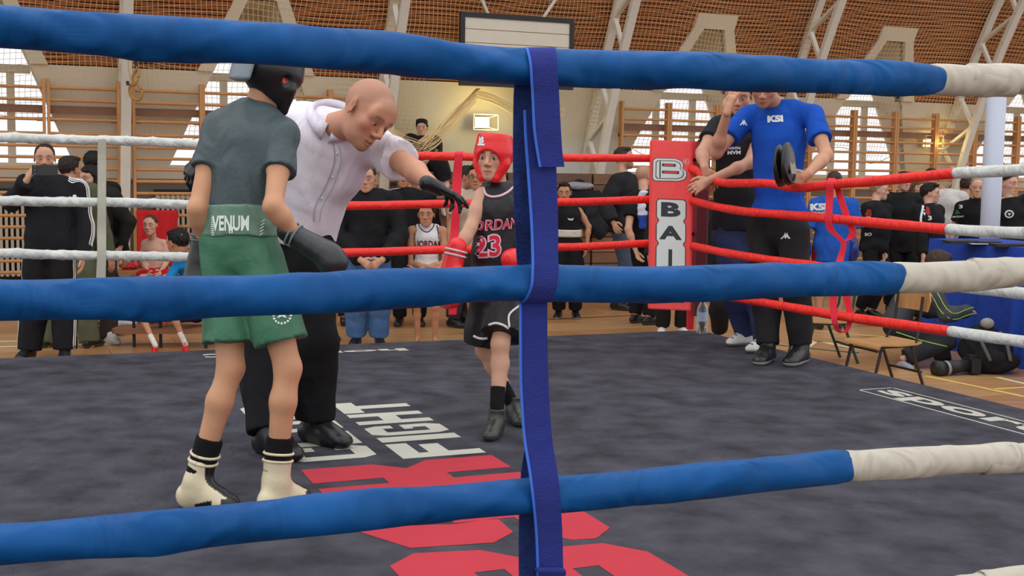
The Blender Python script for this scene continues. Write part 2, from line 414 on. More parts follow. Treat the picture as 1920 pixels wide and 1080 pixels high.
# A windows
for wi, c in enumerate(WC):
    root = struct(empty('window_%d' % (wi+1), G_(c, -.6, 1.6)))
    fr = MB()
    zl = np.linspace(2.72, 3.55, 6)
    for sx in (-1, 1):
        for z0, z1 in zip(zl[:-1], zl[1:]):
            P = [G_(c+sx*hw_in(z0), vn(z0)+.05, z0), G_(c+sx*hw_out(z0), vn(z0)+.05, z0), G_(c+sx*hw_out(z1), vn(z1)+.05, z1), G_(c+sx*hw_in(z1), vn(z1)+.05, z1)]
            fr.slab(P, -EY*.12)
    P = [G_(c-hw_out(3.55), vn(3.55)+.05, 3.55), G_(c+hw_out(3.55), vn(3.55)+.05, 3.55), G_(c+hw_out(3.74), vn(3.74)+.05, 3.74), G_(c-hw_out(3.74), vn(3.74)+.05, 3.74)]
    fr.slab(P, -EY*.12); fr.build('window_frame', M_cream, root)
    rv = MB(); NB = -.64                       # dormer cheeks back to the upright glazing
    for sx in (-1, 1):
        for z0, z1 in zip(np.linspace(1.6, 3.55, 8)[:-1], np.linspace(1.6, 3.55, 8)[1:]):
            P = [G_(c+sx*hw_in(z0), vn(z0), z0), G_(c+sx*hw_in(z1), vn(z1), z1), G_(c+sx*hw_in(z1), NB-.05, z1), G_(c+sx*hw_in(z0), NB-.05, z0)]
            rv.slab(P, EX*sx*.04)
    rv.slab([G_(c-.17, vn(3.55), 3.55), G_(c+.17, vn(3.55), 3.55), G_(c+.17, NB-.05, 3.55), G_(c-.17, NB-.05, 3.55)], EZ*.04)
    rv.slab([G_(c-1, vn(1.6), 1.6), G_(c+1, vn(1.6), 1.6), G_(c+1, NB-.05, 1.6), G_(c-1, NB-.05, 1.6)], -EZ*.04)
    z0, z1 = 3.34, 3.55
    rv.slab([G_(c-hw_in(z0), NB, z0), G_(c+hw_in(z0), NB, z0), G_(c+hw_in(z1), NB, z1), G_(c-hw_in(z1), NB, z1)], -EY*.04)
    rv.build('window_reveal', M_cream, root)
    for (x, za, zb, wd) in ((-.30, 1.6, 2.66, .045), (.30, 1.6, 2.66, .045)):
        q = MB(); q.box(G_(c+x, NB, (za+zb)/2), EX*wd, EY*.03, EZ*(zb-za)/2); q.build('mullion', M_frame, root)
    q = MB(); q.box(G_(c, NB, 2.70), EX*(hw_in(2.7)), EY*.03, EZ*.05); q.build('transom', M_frame, root)
    def pane(a0, a1, b0, b1, za, zb): q = MB(); q.slab([G_(c+a0, NB-.01, za), G_(c+a1, NB-.01, za), G_(c+b1, NB-.01, zb), G_(c+b0, NB-.01, zb)], -EY*.006); q.build('pane', M_glass, root)
    pane(-hw_in(1.6), -.34, -hw_in(2.66), -.34, 1.6, 2.66); pane(-.26, .26, -.26, .26, 1.6, 2.66); pane(.34, hw_in(1.6), .34, hw_in(2.66), 1.6, 2.66)
    pane(-hw_in(2.75), hw_in(2.75), -hw_in(3.34), hw_in(3.34), 2.75, 3.34)
# lattice roof trusses
for i, u in enumerate([-8.0, -4.93, -1.80, 1.21, 4.28, 7.35, 10.4]):
    root = empty('roof_truss', G_(u, vn(.0)+.1, 0)); zz = np.linspace(0.02, 5.6, 15)
    A = [G_(u, vn(z)+.08, z) for z in zz]; B = [G_(u, vn(z)+.08+.47+.0*z, z-.05) for z in zz]
    for P, nm in ((A, 'inner_chord'), (B, 'outer_chord')):
        if u < -4 and nm == 'outer_chord': pass
        q = MB()
        for p0, p1 in zip(P[:-1], P[1:]): d = (p1-p0)/2*1.03; q.box((p0+p1)/2, EX*.055, nrm(np.cross(d, EX))*.035, d)
        q.build(nm, M_truss, root)
    for j in range(3, 14):
        p0, p1 = (A[j], B[j+1]) if j % 2 else (B[j], A[j+1])
        if p0[2] < 1.2 and j < 3: continue
        q = MB(); d = (p1-p0)/2; q.box((p0+p1)/2, EX*.03, nrm(np.cross(d, EX))*.022, d); q.build('lattice_brace', M_truss, root)
    tag(root, ['cream lattice roof truss beyond the left edge of the photo', 'cream lattice roof truss behind the hanging gym rings', 'cream lattice roof truss just left of the basketball backboard', 'cream lattice roof truss just right of the basketball backboard', 'cream lattice roof truss above the man in the blue T-shirt', 'cream lattice roof truss at the top right above the white pole', 'cream lattice roof truss beyond the right edge of the photo'][i], 'truss')
q = MB()
q.path([G_(3.05, .35, 3.3), G_(3.0, .5, 4.4)], .02)
# safety net
net = MB(); rs = np.random.RandomState(2)
def netp(u, z): 
    k = max(0, 2.9-z); return G_(u+.02*math.sin(z*7+u*2), vn(z)+.10+.05*math.sin(u*3.1+z*2)+.04*k*math.sin(u*9), z+.05*math.sin(u*2.3+1)*math.sin(z*3)-.03*k*math.cos(u*1.7))
M_net = mat('net_cord', rgb(236, 208, 156), .9)
du, dz = .061, .063
def zbot(u): return 2.02+.16*math.sin(u*1.9)+.10*math.sin(u*4.7+1)
us = np.arange(-7.2, 9.6, du); z1 = 4.75
def strip(P, w):
    P = np.array(P); V = []; F = []
    for i, p in enumerate(P):
        t = P[min(i+1, len(P)-1)]-P[max(i-1, 0)]; t /= np.linalg.norm(t); a = np.cross(t, EY); a /= np.linalg.norm(a); V += [p+a*w, p-a*w*.5+EY*w*.87, p-a*w*.5-EY*w*.87]
    for i in range(len(P)-1):
        for j in range(3): F.append([i*3+j, i*3+(j+1) % 3, i*3+3+(j+1) % 3, i*3+3+j])
    net.add(V, F)
for u in us:
    if u < -1.25 or u > .85: z0 = zbot(u)
    else: z0 = 3.0 if u < .7 else 2.3
    strip([netp(u, z) for z in np.arange(z0, z1, .15)], .0031)
for z in np.arange(1.9, z1, dz):
    run = []
    for u in np.arange(-7.2, 9.6, .14):
        zb = zbot(u) if (u < -1.25 or u > .85) else (3.0 if u < .7 else 2.3)
        if z >= zb: run.append(netp(u, z))
        else:
            if len(run) > 1: strip(run, .0031)
            run = []
    if len(run) > 1: strip(run, .0028)
strip([netp(u, zbot(u)) for u in np.arange(-7.2, -1.25, .1)], .006); strip([netp(u, zbot(u)) for u in np.arange(.85, 9.6, .1)], .006)
no = net.build('safety_net', M_net); tag(no, 'beige knotted ball net hanging in front of the far wall and slatted ceiling', 'net')
# gathered swag of the net under the backboard
sw = MB()
for k in range(14):
    o = rs.randn(3)*.05; a = onpl(893+rs.rand()*8, 166, G_(0, .35), EY); b = onpl(842+k, 212+rs.rand()*6, G_(0, .45), EY); c = onpl(800-k*1.2, 262+rs.rand()*8, G_(0, .5), EY)
    sw.path(catmull([a, b+o*.5, c+o], 5), .005, 4)
for k in range(9):
    P = [onpl(x, y+k*2.4+rs.rand()*3, G_(0, .42), EY) for x, y in ((728, 232), (752, 250), (775, 258+k), (800, 264), (822, 252), (850, 220), (893, 170))]; sw.path(catmull(P, 5), .004, 4)
for k in range(8):
    P = [onpl(x, y+k*2.2+rs.rand()*2, G_(0, .3), EY) for x, y in ((893, 168), (925, 178), (960, 196), (1000, 212), (1060, 200))]; sw.path(catmull(P, 5), .004, 4)
so_ = sw.build('gathered_net', M_net); so_['kind'] = 'stuff'; tag(so_, 'bundled swag of netting drooping from the backboard towards the seated boy', 'net')
# wall bars
def ladder(u0, u1, label, dark=False, wide=.035, zt=2.56):
    root = empty('wall_bars', G_((u0+u1)/2, 0, 0)); m_ = M_bar
    for u in (u0, u1): q = MB(); q.bbox(G_(u, 0, zt/2), EX*.017, EY*.05, EZ*zt/2, .2); q.build('upright', m_, root)
    zr = [2.46, 2.32, 2.10, 1.94, 1.80, 1.67, 1.54, 1.40, 1.26, 1.13, 1.0, .87, .74, .61, .48, .35]
    for z in zr: q = MB(); q.cyl(G_(u0+.015, .015, z), G_(u1-.015, .015, z), .0185, n=8); q.build('rung', M_bar, root)
    q = MB(); q.box(G_((u0+u1)/2, -.055, 2.215), EX*(u1-u0)/2, EY*.014, EZ*.045); q.build('mounting_board', M_bard, root)
    for u in (u0+.03, u1-.03): q = MB(); q.box(G_(u, -.03, 2.10), EX*.05, EY*.02, EZ*.022); q.build('bracket', M_iron, root)
    tag(root, label, 'wall bars', 'wooden wall bars along the far wall'); return root
desc = [(-7.35, -6.58, 'wooden wall bars beyond the left edge of the photo'), (-6.55, -5.80, 'leftmost wooden wall bars, by the left window'), (-5.75, -4.99, 'wooden wall bars left of the hanging gym rings'), (-4.82, -4.05, 'wooden wall bars right of the hanging gym rings, behind the red towel'),
        (-4.02, -3.25, 'wooden wall bars behind the boxer with the black headgear'), (-3.22, -2.49, 'wooden wall bars hidden behind the referee'), (-2.46, -1.73, 'wooden wall bars behind the man in the black sweater')]
R0 = [1.56, 2.31, 3.09, 3.87, 4.66, 5.45, 6.21, 6.97, 7.73, 8.60, 9.4]
nmR = ['wooden wall bars above the red corner pad, left bay', 'wooden wall bars above the red corner pad, right bay', 'wooden wall bars behind the leaning man in black', 'wooden wall bars behind the man in the blue T-shirt', 'wooden wall bars right of the blue T-shirt sleeve', 'second wooden wall bars right of the blue T-shirt', 'wooden wall bars above the boys in black tops', 'wooden wall bars left of the white pole, by the glowing lamp', 'wooden wall bars right of the white pole', 'wooden wall bars at the right edge of the photo']
desc += [(R0[i]+.019, R0[i+1]-.019, nmR[i]) for i in range(10)]
for u0, u1, l in desc: ladder(u0, u1, l)
# radiators
def radiator(u0, u1, label):
    root = empty('radiator', G_((u0+u1)/2, -.45, .25)); n = int((u1-u0)/.06)
    for i in range(n): q = MB(); q.bbox(G_(u0+(i+.5)*.06, -.42, .75), EX*.017, EY*.05, EZ*.48, .4); q.build('radiator_column', M_frame, root)
    for z in (.3, 1.2): q = MB(); q.cyl(G_(u0, -.42, z), G_(u1, -.42, z), .02); q.build('radiator_pipe', M_frame, root)
    tag(root, label, 'radiator', 'column radiators under the windows')
    q = MB(); q.box(G_((u0+u1)/2, -.56, .75), EX*(u1-u0)/2, EY*.01, EZ*.55); q.build('back_plate', M_iron, root)
radiator(-6.5, -5.85, 'white column radiator behind the man filming'); radiator(-4.55, -3.6, 'white column radiator beside the red towel')
# basketball backboard
bb = empty('basketball_backboard', onpl(968, 165, G_(0, .6), EY)); cz, hz = 3.085, .445; u0, u1 = -.99, .555; um = (u0+u1)/2; hwb = (u1-u0)/2
for i in range(5):
    q = MB(); z = cz-hz*.93+hz*1.86*(i+.5)/5; q.box(G_(um, .6, z), EX*(hwb-.03), EY*.012, EZ*(hz*.93/5-.004)); q.build('board', mat('backboard_white', rgb(222, 214, 196), .6, var=.03), bb)
for (c, a, b_) in ((G_(um, .6, cz+hz-.025), hwb, .03), (G_(um, .6, cz-hz+.025), hwb, .03)): q = MB(); q.box(c, EX*a, EY*.03, EZ*b_); q.build('frame_rail', M_iron, bb)
for u in (u0+.03, u1-.03): q = MB(); q.box(G_(u, .6, cz), EX*.03, EY*.03, EZ*(hz-.055)); q.build('frame_rail', M_iron, bb)
for u, du_ in ((u0+.4, -.45), (u1-.45, .5)): q = MB(); q.path([G_(u, .58, cz+hz-.05), G_(u+du_, .75, cz+hz+.75)], .022); q.build('support_arm', M_truss, bb)
for u in (u0+.35, u1-.35): q = MB(); q.path([G_(u, .57, cz-.1), G_(u, vn(cz-.1), cz-.1)], .03); q.build('wall_bracket', M_truss, bb)
tag(bb, 'white boarded basketball backboard with black frame high on the far wall', 'backboard')
# hanging gym rings
gr = empty('gym_rings', onpl(252, 185, G_(0, .75), EY)); GP = lambda x, y: onpl(x, y, G_(0, .75), EY)
M_ring = mat('ring_wood', rgb(176, 130, 70), .5); M_strap = mat('ring_strap', rgb(190, 165, 120), .8)
def ringo(cx, cy, rx, ry, tilt, nm):
    P = []
    for t in np.linspace(0, 2*math.pi, 25): x, y = rx*math.cos(t), ry*math.sin(t); P.append(GP(cx+x*math.cos(tilt)-y*math.sin(tilt), cy+x*math.sin(tilt)+y*math.cos(tilt))+EY*.04*math.cos(t))
    q = MB(); q.path(P, .017, 8); q.build(nm, M_ring, gr, smooth=True)
ringo(254.5, 172, 10.5, 16, -.3, 'gym_ring'); ringo(254, 145, 4.5, 15, .3, 'gym_ring')
q = MB(); q.path([GP(254, 60), GP(255, 108), GP(256, 128)], .008); q.path([GP(240, 60), GP(241, 130), GP(247, 158)], .008); q.build('hanging_strap', M_strap, gr)
q = MB(); q.path([GP(255, 114), GP(255.5, 124)], .016); q.build('buckle', M_iron, gr); q = MB(); q.path([GP(239, 152), GP(240, 160)], .018); q.build('buckle', M_iron, gr)
tag(gr, 'pair of wooden gymnastic rings on straps, hooked together before the cream column', 'gym rings')
# brown wooden kit stack under the backboard
M_kw = [mat('kit_wood_%d' % i, rgb(*c), .55, var=.15, vscale=5, stretch=(.5, .5, 3)) for i, c in enumerate(((120, 82, 58), (142, 98, 68), (104, 72, 54)))]
st = empty('bench_stack', G_(.1, .35, 0))
zz = 0.05
for j in range(9):
    hh_ = .1 if j % 2 else .072
    for (a, b_) in ((-1.65, -.35), (-.33, .85), (.87, 1.95)):
        q = MB(); q.box(G_((a+b_)/2, .35+.02*(j % 2), zz+hh_), EX*(b_-a)/2*.99, EY*(.28-.03*(j % 2)), EZ*hh_*.94); q.build('plank', M_kw[(j+int(a > 0)) % 3], st)
    zz += hh_*2
tag(st, 'brown wooden stack of gym benches and boxes behind the spectators', 'gym equipment')
STZ = zz
# white diagonal braces and panel right of the backboard
q = MB(); q.box(G_(.95, -.35, 2.0), EX*.30, EY*.015, EZ*.55); o = q.build('wall_panel', mat('pale_panel', rgb(205, 202, 196), .6)); tag(o, 'pale plain panel on the far wall left of the right truss', 'panel')
# lamps
def wall_lamp(u, n, z, label, power):
    root = empty('wall_lamp', G_(u, n, z-.1))
    q = MB(); q.box(G_(u, n-.1, z), EX*.10, EY*.02, EZ*.07); q.build('lamp_base', M_truss, root)
    q = MB()
    for dx in (-.17, .17):
        q.cyl(G_(u+dx, n+.06, z-.1), G_(u+dx, n+.06, z+.1), .006, n=6)
    for dz_ in (-.1, .1): q.cyl(G_(u-.17, n+.06, z+dz_), G_(u+.17, n+.06, z+dz_), .006, n=6)
    for dx in (-.17, .17):
        for dz_ in (-.1, .1): q.cyl(G_(u+dx, n+.06, z+dz_), G_(u+dx*.6, n-.1, z+dz_*.6), .005, n=6)
    q.build('wire_guard', M_truss, root)
    q = MB(); q.bbox(G_(u, n, z), EX*.045, EY*.04, EZ*.042, .4); q.build('lamp_bulb', mat('lit_bulb', rgb(255, 245, 190), .5, emit=(1, .86, .42, 9)), root, smooth=True)
    l = bpy.data.lights.new('lamp_light', 'POINT'); l.energy = power; l.color = (1, .82, .30); l.shadow_soft_size = .08
    o = bpy.data.objects.new('lamp_light', l); COL.objects.link(o); o.location = G_(u, n+.14, z)
    tag(root, label, 'lamp')
wall_lamp(-.47, .12, 2.21, 'lit yellow wall lamp in a wire guard above the red headgear', 11)
wall_lamp(7.0, -.1, 2.12, 'lit yellow wall lamp in a wire guard left of the white pole', 7)
# ------------------------------------------------------------------ the ring
M_canvas = mat('canvas_felt', rgb(68, 67, 75), .95, folds=.34, fscale=7, var=.40, vscale=5, bump=.12, bscale=140, spec=.12)
M_side = mat('canvas_skirt', rgb(52, 52, 62), .9)
pl = empty('ring_platform', R_(-RL/2, RL/2, 0))
AP = .56
q = MB(); c0 = R_(-RL/2, RL/2, CH-.02)
# canvas with a softly rounded rim
V = []; F = []
prof = [(0, -.0), (.02, .004), (.035, .015), (.04, .03), (.04, CH-.015)]
hx = RL/2+AP-.04
ctr = R_(-RL/2, RL/2, 0)
def rr(a, rad=.14, n=5):
    P = []
    for i, (sx, sy) in enumerate(((1, 1), (-1, 1), (-1, -1), (1, -1))):
        for j in range(n):
            t = math.pi/2*(i+j/(n-1)); P.append((sx*0+(hx-rad)*sx+(rad+a)*math.cos(t), (hx-rad)*sy+(rad+a)*math.sin(t)))
    return P
N_ = 20
for (a, dzz) in prof:
    for (x, y) in rr(a): V.append(ctr+EX*x+EY*y+EZ*(CH-dzz))
for i in range(len(prof)-1):
    for j in range(N_): F.append([i*N_+j, i*N_+(j+1) % N_, (i+1)*N_+(j+1) % N_, (i+1)*N_+j])
q.add(V, F); q.F = [f[::1] for f in q.F]; 
top = list(range(N_)); q.F.append(top[::-1])
cv = q.build('canvas', M_canvas, pl)
for p in cv.data.polygons: pass
bm = bmesh.new(); bm.from_mesh(cv.data); bmesh.ops.recalc_face_normals(bm, faces=bm.faces[:]); bm.to_mesh(cv.data); bm.free()
tag(pl, 'raised square boxing ring platform covered in dark grey canvas', 'boxing ring')
WPR = mat('canvas_white_print', rgb(190, 188, 176), .9, var=.07, vscale=5); RPR = mat('canvas_red_print', rgb(182, 42, 58), .9, var=.06, vscale=5)
def glyph(polys, holes=()):
    return polys
def canv(name, quads, m_):
    """quads in ring (u, v) coordinates"""
    mb = MB()
    for P in quads: mb.slab([R_(u, v, CH+.0008) for u, v in P], EZ*.0007)
    return mb.build(name, m_, pl)
def letter(ch, v0, wv, ub, hu, m_, name='printed_letter'):
    """block letter read along -v with its top towards -u; cells in (x right, y up) 0..1"""
    t = .30; c = .16
    S_ = {'F': [[(0, 0), (t, 0), (t, 1), (0, 1)], [(t, .74), (1, .74), (1, 1), (t, 1)], [(t, .38), (.85, .38), (.85, .62), (t, .62)]],
          'I': [[(0, 0), (1, 0), (1, 1), (0, 1)]],
          'G': [[(0, c), (c, 0), (t, 0), (t, 1), (c, 1), (0, 1-c)], [(t, .78), (1-c, 1), (c, 1)][:0] or [(t, .78), (1, .78), (1, 1-c), (1-c, 1), (t, 1)], [(1-t, .64), (1, .64), (1, .78), (1-t, .78)], [(t, 0), (1-c, 0), (1, c), (1, .22), (t, .22)], [(1-t, .22), (1, .22), (1, .52), (1-t, .52)], [(.55, .40), (1-t, .40), (1-t, .52), (.55, .52)]],
          'H': [[(0, 0), (t, 0), (t, 1), (0, 1)], [(1-t, 0), (1, 0), (1, 1), (1-t, 1)], [(t, .38), (1-t, .38), (1-t, .62), (t, .62)]],
          'T': [[(.5-t/2, 0), (.5+t/2, 0), (.5+t/2, .72), (.5-t/2, .72)], [(0, .72), (1, .72), (1, 1), (0, 1)]],
          'C': [[(0, c), (c, 0), (t, 0), (t, 1), (c, 1), (0, 1-c)], [(t, .78), (1, .78), (1, 1-c), (1-c, 1), (t, 1)], [(1-t, .62), (1, .62), (1, .78), (1-t, .78)], [(t, 0), (1-c, 0), (1, c), (1, .22), (t, .22)], [(1-t, .22), (1, .22), (1, .38), (1-t, .38)]],
          'L': [[(0, 0), (t, 0), (t, 1), (0, 1)], [(t, 0), (1, 0), (1, .24), (t, .24)]],
          'U': [[(0, c), (c, 0), (t, 0), (t, 1), (0, 1)], [(t, 0), (1-t, 0), (1-t, .22), (t, .22)], [(1-t, 0), (1-c, 0), (1, c), (1, 1), (1-t, 1)]],
          'B': [[(0, 0), (t, 0), (t, 1), (0, 1)], [(t, 0), (1-t, 0), (1-t, .2), (t, .2)], [(t, .8), (1-t, .8), (1-t, 1), (t, 1)], [(t, .4), (1-t, .4), (1-t, .6), (t, .6)], [(1-t, 0), (1-c, 0), (1, c*.8), (1, .38), (.92, .5), (1-t, .5)], [(1-t, .5), (.92, .5), (1, .62), (1, 1-c*.8), (1-c, 1), (1-t, 1)]],
          'X': [[(0, 1), (0, .64), (.2, .5), (.42, .5), (.42, 1)], [(.58, 1), (.58, .5), (.8, .5), (1, .64), (1, 1)], [(0, 0), (.42, 0), (.42, .5), (.2, .5), (0, .36)], [(.58, 0), (1, 0), (1, .36), (.8, .5), (.58, .5)], [(.42, .34), (.58, .34), (.58, .66), (.42, .66)]],
          '8': [[(0, .14), (.2, 0), (.8, 0), (1, .14), (1, .18), (0, .18)], [(0, .18), (.36, .18), (.36, .42), (.1, .5), (0, .40)], [(.64, .18), (1, .18), (1, .40), (.9, .5), (.64, .42)], [(.1, .5), (.36, .42), (.64, .42), (.9, .5), (.64, .58), (.36, .58)], [(0, .60), (.1, .5), (.36, .58), (.36, .82), (0, .82)], [(1, .60), (1, .82), (.64, .82), (.64, .58), (.9, .5)], [(0, .82), (1, .82), (1, .86), (.8, 1), (.2, 1), (0, .86)]]}[ch]
    canv(name, [[(ub-hu*y, v0-wv*x) for x, y in P] for P in S_], m_)
for ch, a, b_ in (('F', 2.73, 2.46), ('I', 2.42, 2.325), ('G', 2.29, 2.09), ('H', 2.04, 1.795), ('T', 1.765, 1.50)): letter(ch, a, a-b_, -2.425, .36, WPR)
for ch, a, b_ in (('C', 2.655, 2.42), ('L', 2.395, 2.14), ('U', 2.10, 1.86), ('B', 1.82, 1.43)): letter(ch, a, a-b_, -2.866, .37, WPR)
letter('X', 3.30, .52, -2.42, .797, RPR); 
def cells(v0, wv, L_): canv('printed_letter', [[(-2.42-.797*y, v0-wv*x) for x, y in P] for P in L_], RPR)
cells(3.955, .60, [[(.51, .993), (.153, .862), (.095, .53), (.237, .404), (.51, .394), (.48, .59), (.53, .74)], [(.135, 0), (-.017, .12), (0, .22), (.14, .30), (.5, .32), (.5, 0)], [(.5, 0), (.5, .25), (.9, .25), (1, .12), (.9, 0)], [(.5, .25), (.5, .59), (.75, .59), (.9, .25)], [(.75, .59), (.75, .74), (1, .8), (1, .3), (.9, .25)], [(.53, .74), (.51, .993), (.9, 1), (1, .8), (.75, .74)]])
cells(4.62, .703, [[(.868, 1), (1, .872), (.946, .616), (.80, .51), (.67, .61), (.67, .73)], [(.67, .73), (.868, 1), (.2, 1), (.2, .73)], [(.2, 1), (.2, 0), (0, .1), (0, .9)], [(.80, .51), (.67, .61), (.2, .61), (.2, .37), (.58, .37), (.8, .4)], [(.8, .4), (.58, .37), (.58, .26), (.855, .124), (.87, .29)], [(.855, .124), (.58, .26), (.2, .26), (.2, 0), (.677, .005)]])
# logo panels printed on the canvas
def panel(u0, u1, v0, v1, bw=.012):
    canv('printed_border', [[(u0, v0), (u1, v0), (u1, v0+bw), (u0, v0+bw)], [(u0, v1-bw), (u1, v1-bw), (u1, v1), (u0, v1)], [(u0, v0), (u0+bw, v0), (u0+bw, v1), (u0, v1)], [(u1-bw, v0), (u1, v0), (u1, v1), (u1-bw, v1)]], WPR)
panel(.05, .29, 1.98, 3.42)
V_, F_ = text_mesh('sport', .03)
flat('printed_lettering', (V_, F_), R_(.168, 2.62, CH), EY*1.16, EX*.20, WPR, pl, .0017)
canv('printed_mark', [[(.08, 3.22), (.26, 3.30), (.08, 3.38)]], RPR); canv('printed_mark', [[(.12, 2.13), (.15, 2.13), (.15, 2.18), (.12, 2.18)]], RPR)
V_, F_ = text_mesh('hono', .04); flat('printed_lettering', (V_, F_), R_(-2.3, -.18, CH), -EX*.85, EY*.11, WPR, pl, .0017)
V_, F_ = text_mesh('on', .04); flat('printed_lettering', (V_, F_), R_(-2.62, -.30, CH), -EX*.5, EY*.09, WPR, pl, .0017)
V_, F_ = text_mesh('C', .05); flat('printed_lettering', (V_, F_), R_(-3.1, -.26, CH), -EX*.13, EY*.15, WPR, pl, .0017)
# ropes
M_blue = mat('blue_vinyl', rgb(0, 80, 145), .6, folds=.5, fscale=4.5, bump=.55, bscale=8, var=.16, vscale=6, spec=.25)
M_blues = mat('blue_vinyl_seam', rgb(24, 104, 184), .5)
M_white = mat('cream_vinyl', rgb(196, 189, 174), .65, folds=.5, fscale=4.5, bump=.3, bscale=14, var=.05, vscale=6, spec=.35)
M_whiteg = mat('white_vinyl', rgb(206, 208, 204), .6, folds=.35, fscale=9, bump=.3, bscale=14, var=.05, vscale=6, spec=.35)
M_red = mat('red_vinyl', rgb(236, 46, 38), .5, folds=.25, fscale=9, bump=.4, bscale=22, var=.06, vscale=6, spec=.4)
def sleeve(name, P, r, m_, parent, n=28, wrap=0, amp=.0015, seed=0, cap=.9, seam=False):
    P = np.array(P); L = np.r_[0, np.cumsum(np.linalg.norm(np.diff(P, axis=0), axis=1))]; st = max(.012, L[-1]/260); s = np.arange(0, L[-1], st)
    P = np.stack([np.interp(s, L, P[:, i]) for i in range(3)], 1); k = len(P); V = []; rs_ = np.random.RandomState(seed)
    ph = rs_.rand(5)*6
    x = None
    for i, p in enumerate(P):
        w_ = nrm(P[min(i+1, k-1)]-P[max(i-1, 0)]); side = nrm(np.cross(w_, EZ)); up = np.cross(side, w_)
        e = min(1, min(i, k-1-i)/2.); sc = cap+(1-cap)*e
        for j in range(n):
            t = 2*math.pi*j/n; q = s[i]
            d = amp*(math.sin(q*9+ph[0]+math.sin(t+ph[1])*1.5)+.7*math.sin(q*23+2*t+ph[2]))
            if wrap: g = math.sin((q*wrap+t+.5*math.sin(q*5+ph[3]))); d += amp*2.2*max(0, g-.82)/.18; g2 = math.sin(q*wrap*1.7-t*1.0+ph[4]+.8*math.sin(q*3)); d += amp*1.6*max(0, g2-.9)/.1
            rr_ = r*sc+d+(-.0012 if False else 0)
            if seam and 3 <= j <= 4 or seam and 0: pass
            V.append(p+(side*math.cos(t)+up*math.sin(t))*rr_)
    F = np.array([[i*n+j, i*n+(j+1) % n, (i+1)*n+(j+1) % n, (i+1)*n+j] for i in range(k-1) for j in range(n)])
    V = V+[P[0], P[-1]]; F2 = [list(f) for f in F]+[[len(V)-2, (j+1) % n, j] for j in range(n)]+[[len(V)-1, (k-1)*n+j, (k-1)*n+(j+1) % n] for j in range(n)]
    return new(name, np.array(V), F2, m_, parent, None, None, True)
NL = R_(0, RL)
def rope(label, P, r, segs, group, core=True):
    """segs: list of (fraction start, end, material, kw)"""
    P = np.array(P); L = np.r_[0, np.cumsum(np.linalg.norm(np.diff(P, axis=0), axis=1))]
    root = empty('ring_rope', P[len(P)//2]-EZ*r)
    for a, b_, m_, kw in segs:
        s = np.linspace(a*L[-1], b_*L[-1], 120); Q = np.stack([np.interp(s, L, P[:, i]) for i in range(3)], 1); sleeve('rope_cover', Q, r*kw.get('rs', 1), m_, root, **{k_: v for k_, v in kw.items() if k_ != 'rs'})
    tag(root, label, 'ring rope', group); return root
def pxline(pts, P0, n, ends=None):
    A = [onpl(x, y, P0, n) for x, y in pts]
    return A
def frac_at_x(P, px):
    L = np.r_[0, np.cumsum(np.linalg.norm(np.diff(P, axis=0), axis=1))]; X = [960+FPX*((p-CAM) @ CR)/((p-CAM) @ CF) for p in P]; return float(np.interp(px, X, L/L[-1]))
near = [('top blue padded rope nearest the camera with a cream right end', [(-420, 20), (0, 49), (250, 67), (480, 81), (720, 101), (960, 124), (1280, 130), (1440, 140), (1740, 150), (1900, 152), (2000, 154)], 1765),
        ('middle blue padded rope nearest the camera with a cream right end', [(-420, 568), (0, 563), (250, 558), (480, 554), (700, 546), (960, 531), (1280, 532), (1440, 527), (1688, 522), (1900, 512), (2000, 508)], 1690),
        ('lower blue padded rope nearest the camera, crossing in front of the red letters', [(-420, 1062), (0, 1022), (280, 998), (600, 966), (960, 932), (1050, 926), (1440, 890), (1590, 875), (1740, 864), (1900, 856), (2000, 850)], 1591),
        ('bottom cream rope just entering at the lower right corner', [(-420, 1540), (400, 1370), (1010, 1255), (1500, 1160), (1770, 1113), (1920, 1088), (2000, 1076)], 1400)]
for lb, pts, bx in near:
    P = [R_(-RL, RL, onpl(pts[0][0], pts[0][1], NL, EY)[2])]+pxline(pts, NL, EY); P.append(R_(0, RL, P[-1][2])); P = catmull(P, 10); fr_ = frac_at_x(P, bx)
    rope(lb, P, .0255, [(0, fr_, M_blue, dict(amp=.0011, wrap=9, seed=3, n=36, rs=1.03)), (fr_-.004, 1, M_white, dict(amp=.0009, wrap=16, seed=5, rs=.96, n=36))], 'ropes on the side nearest the camera')
farp = [('top far rope, cream on the left and red on the right', [(-60, 256), (0, 258), (190, 263), (380, 270), (600, 281), (750, 290), (880, 294), (1216, 297)], 480),
        ('second far rope under the top one, cream on the left and red on the right', [(-60, 376), (0, 377), (190, 379), (350, 383), (600, 386), (800, 383), (900, 381), (1100, 378), (1216, 374)], 480),
        ('third far rope, cream on the left and red on the right', [(-60, 474), (0, 475), (190, 479), (360, 481), (600, 475), (850, 468), (1100, 462), (1216, 456)], 480),
        ('lowest far rope hidden behind the blue rope', [(-60, 572), (380, 566), (800, 556), (1216, 541)], 480)]
for lb, pts, bx in farp:
    P = pxline(pts, RC, EY); P = [R_(-RL, 0, P[0][2])]+P+[R_(-.12, 0, P[-1][2])]; P = catmull(P, 8); fr_ = frac_at_x(P, bx)
    rope(lb, P, .0265, [(0, fr_, M_whiteg, dict(amp=.0016, wrap=24, seed=8, n=24)), (fr_, 1, M_red, dict(amp=.0008, wrap=0, seed=2, n=24))], 'ropes on the far side of the ring')
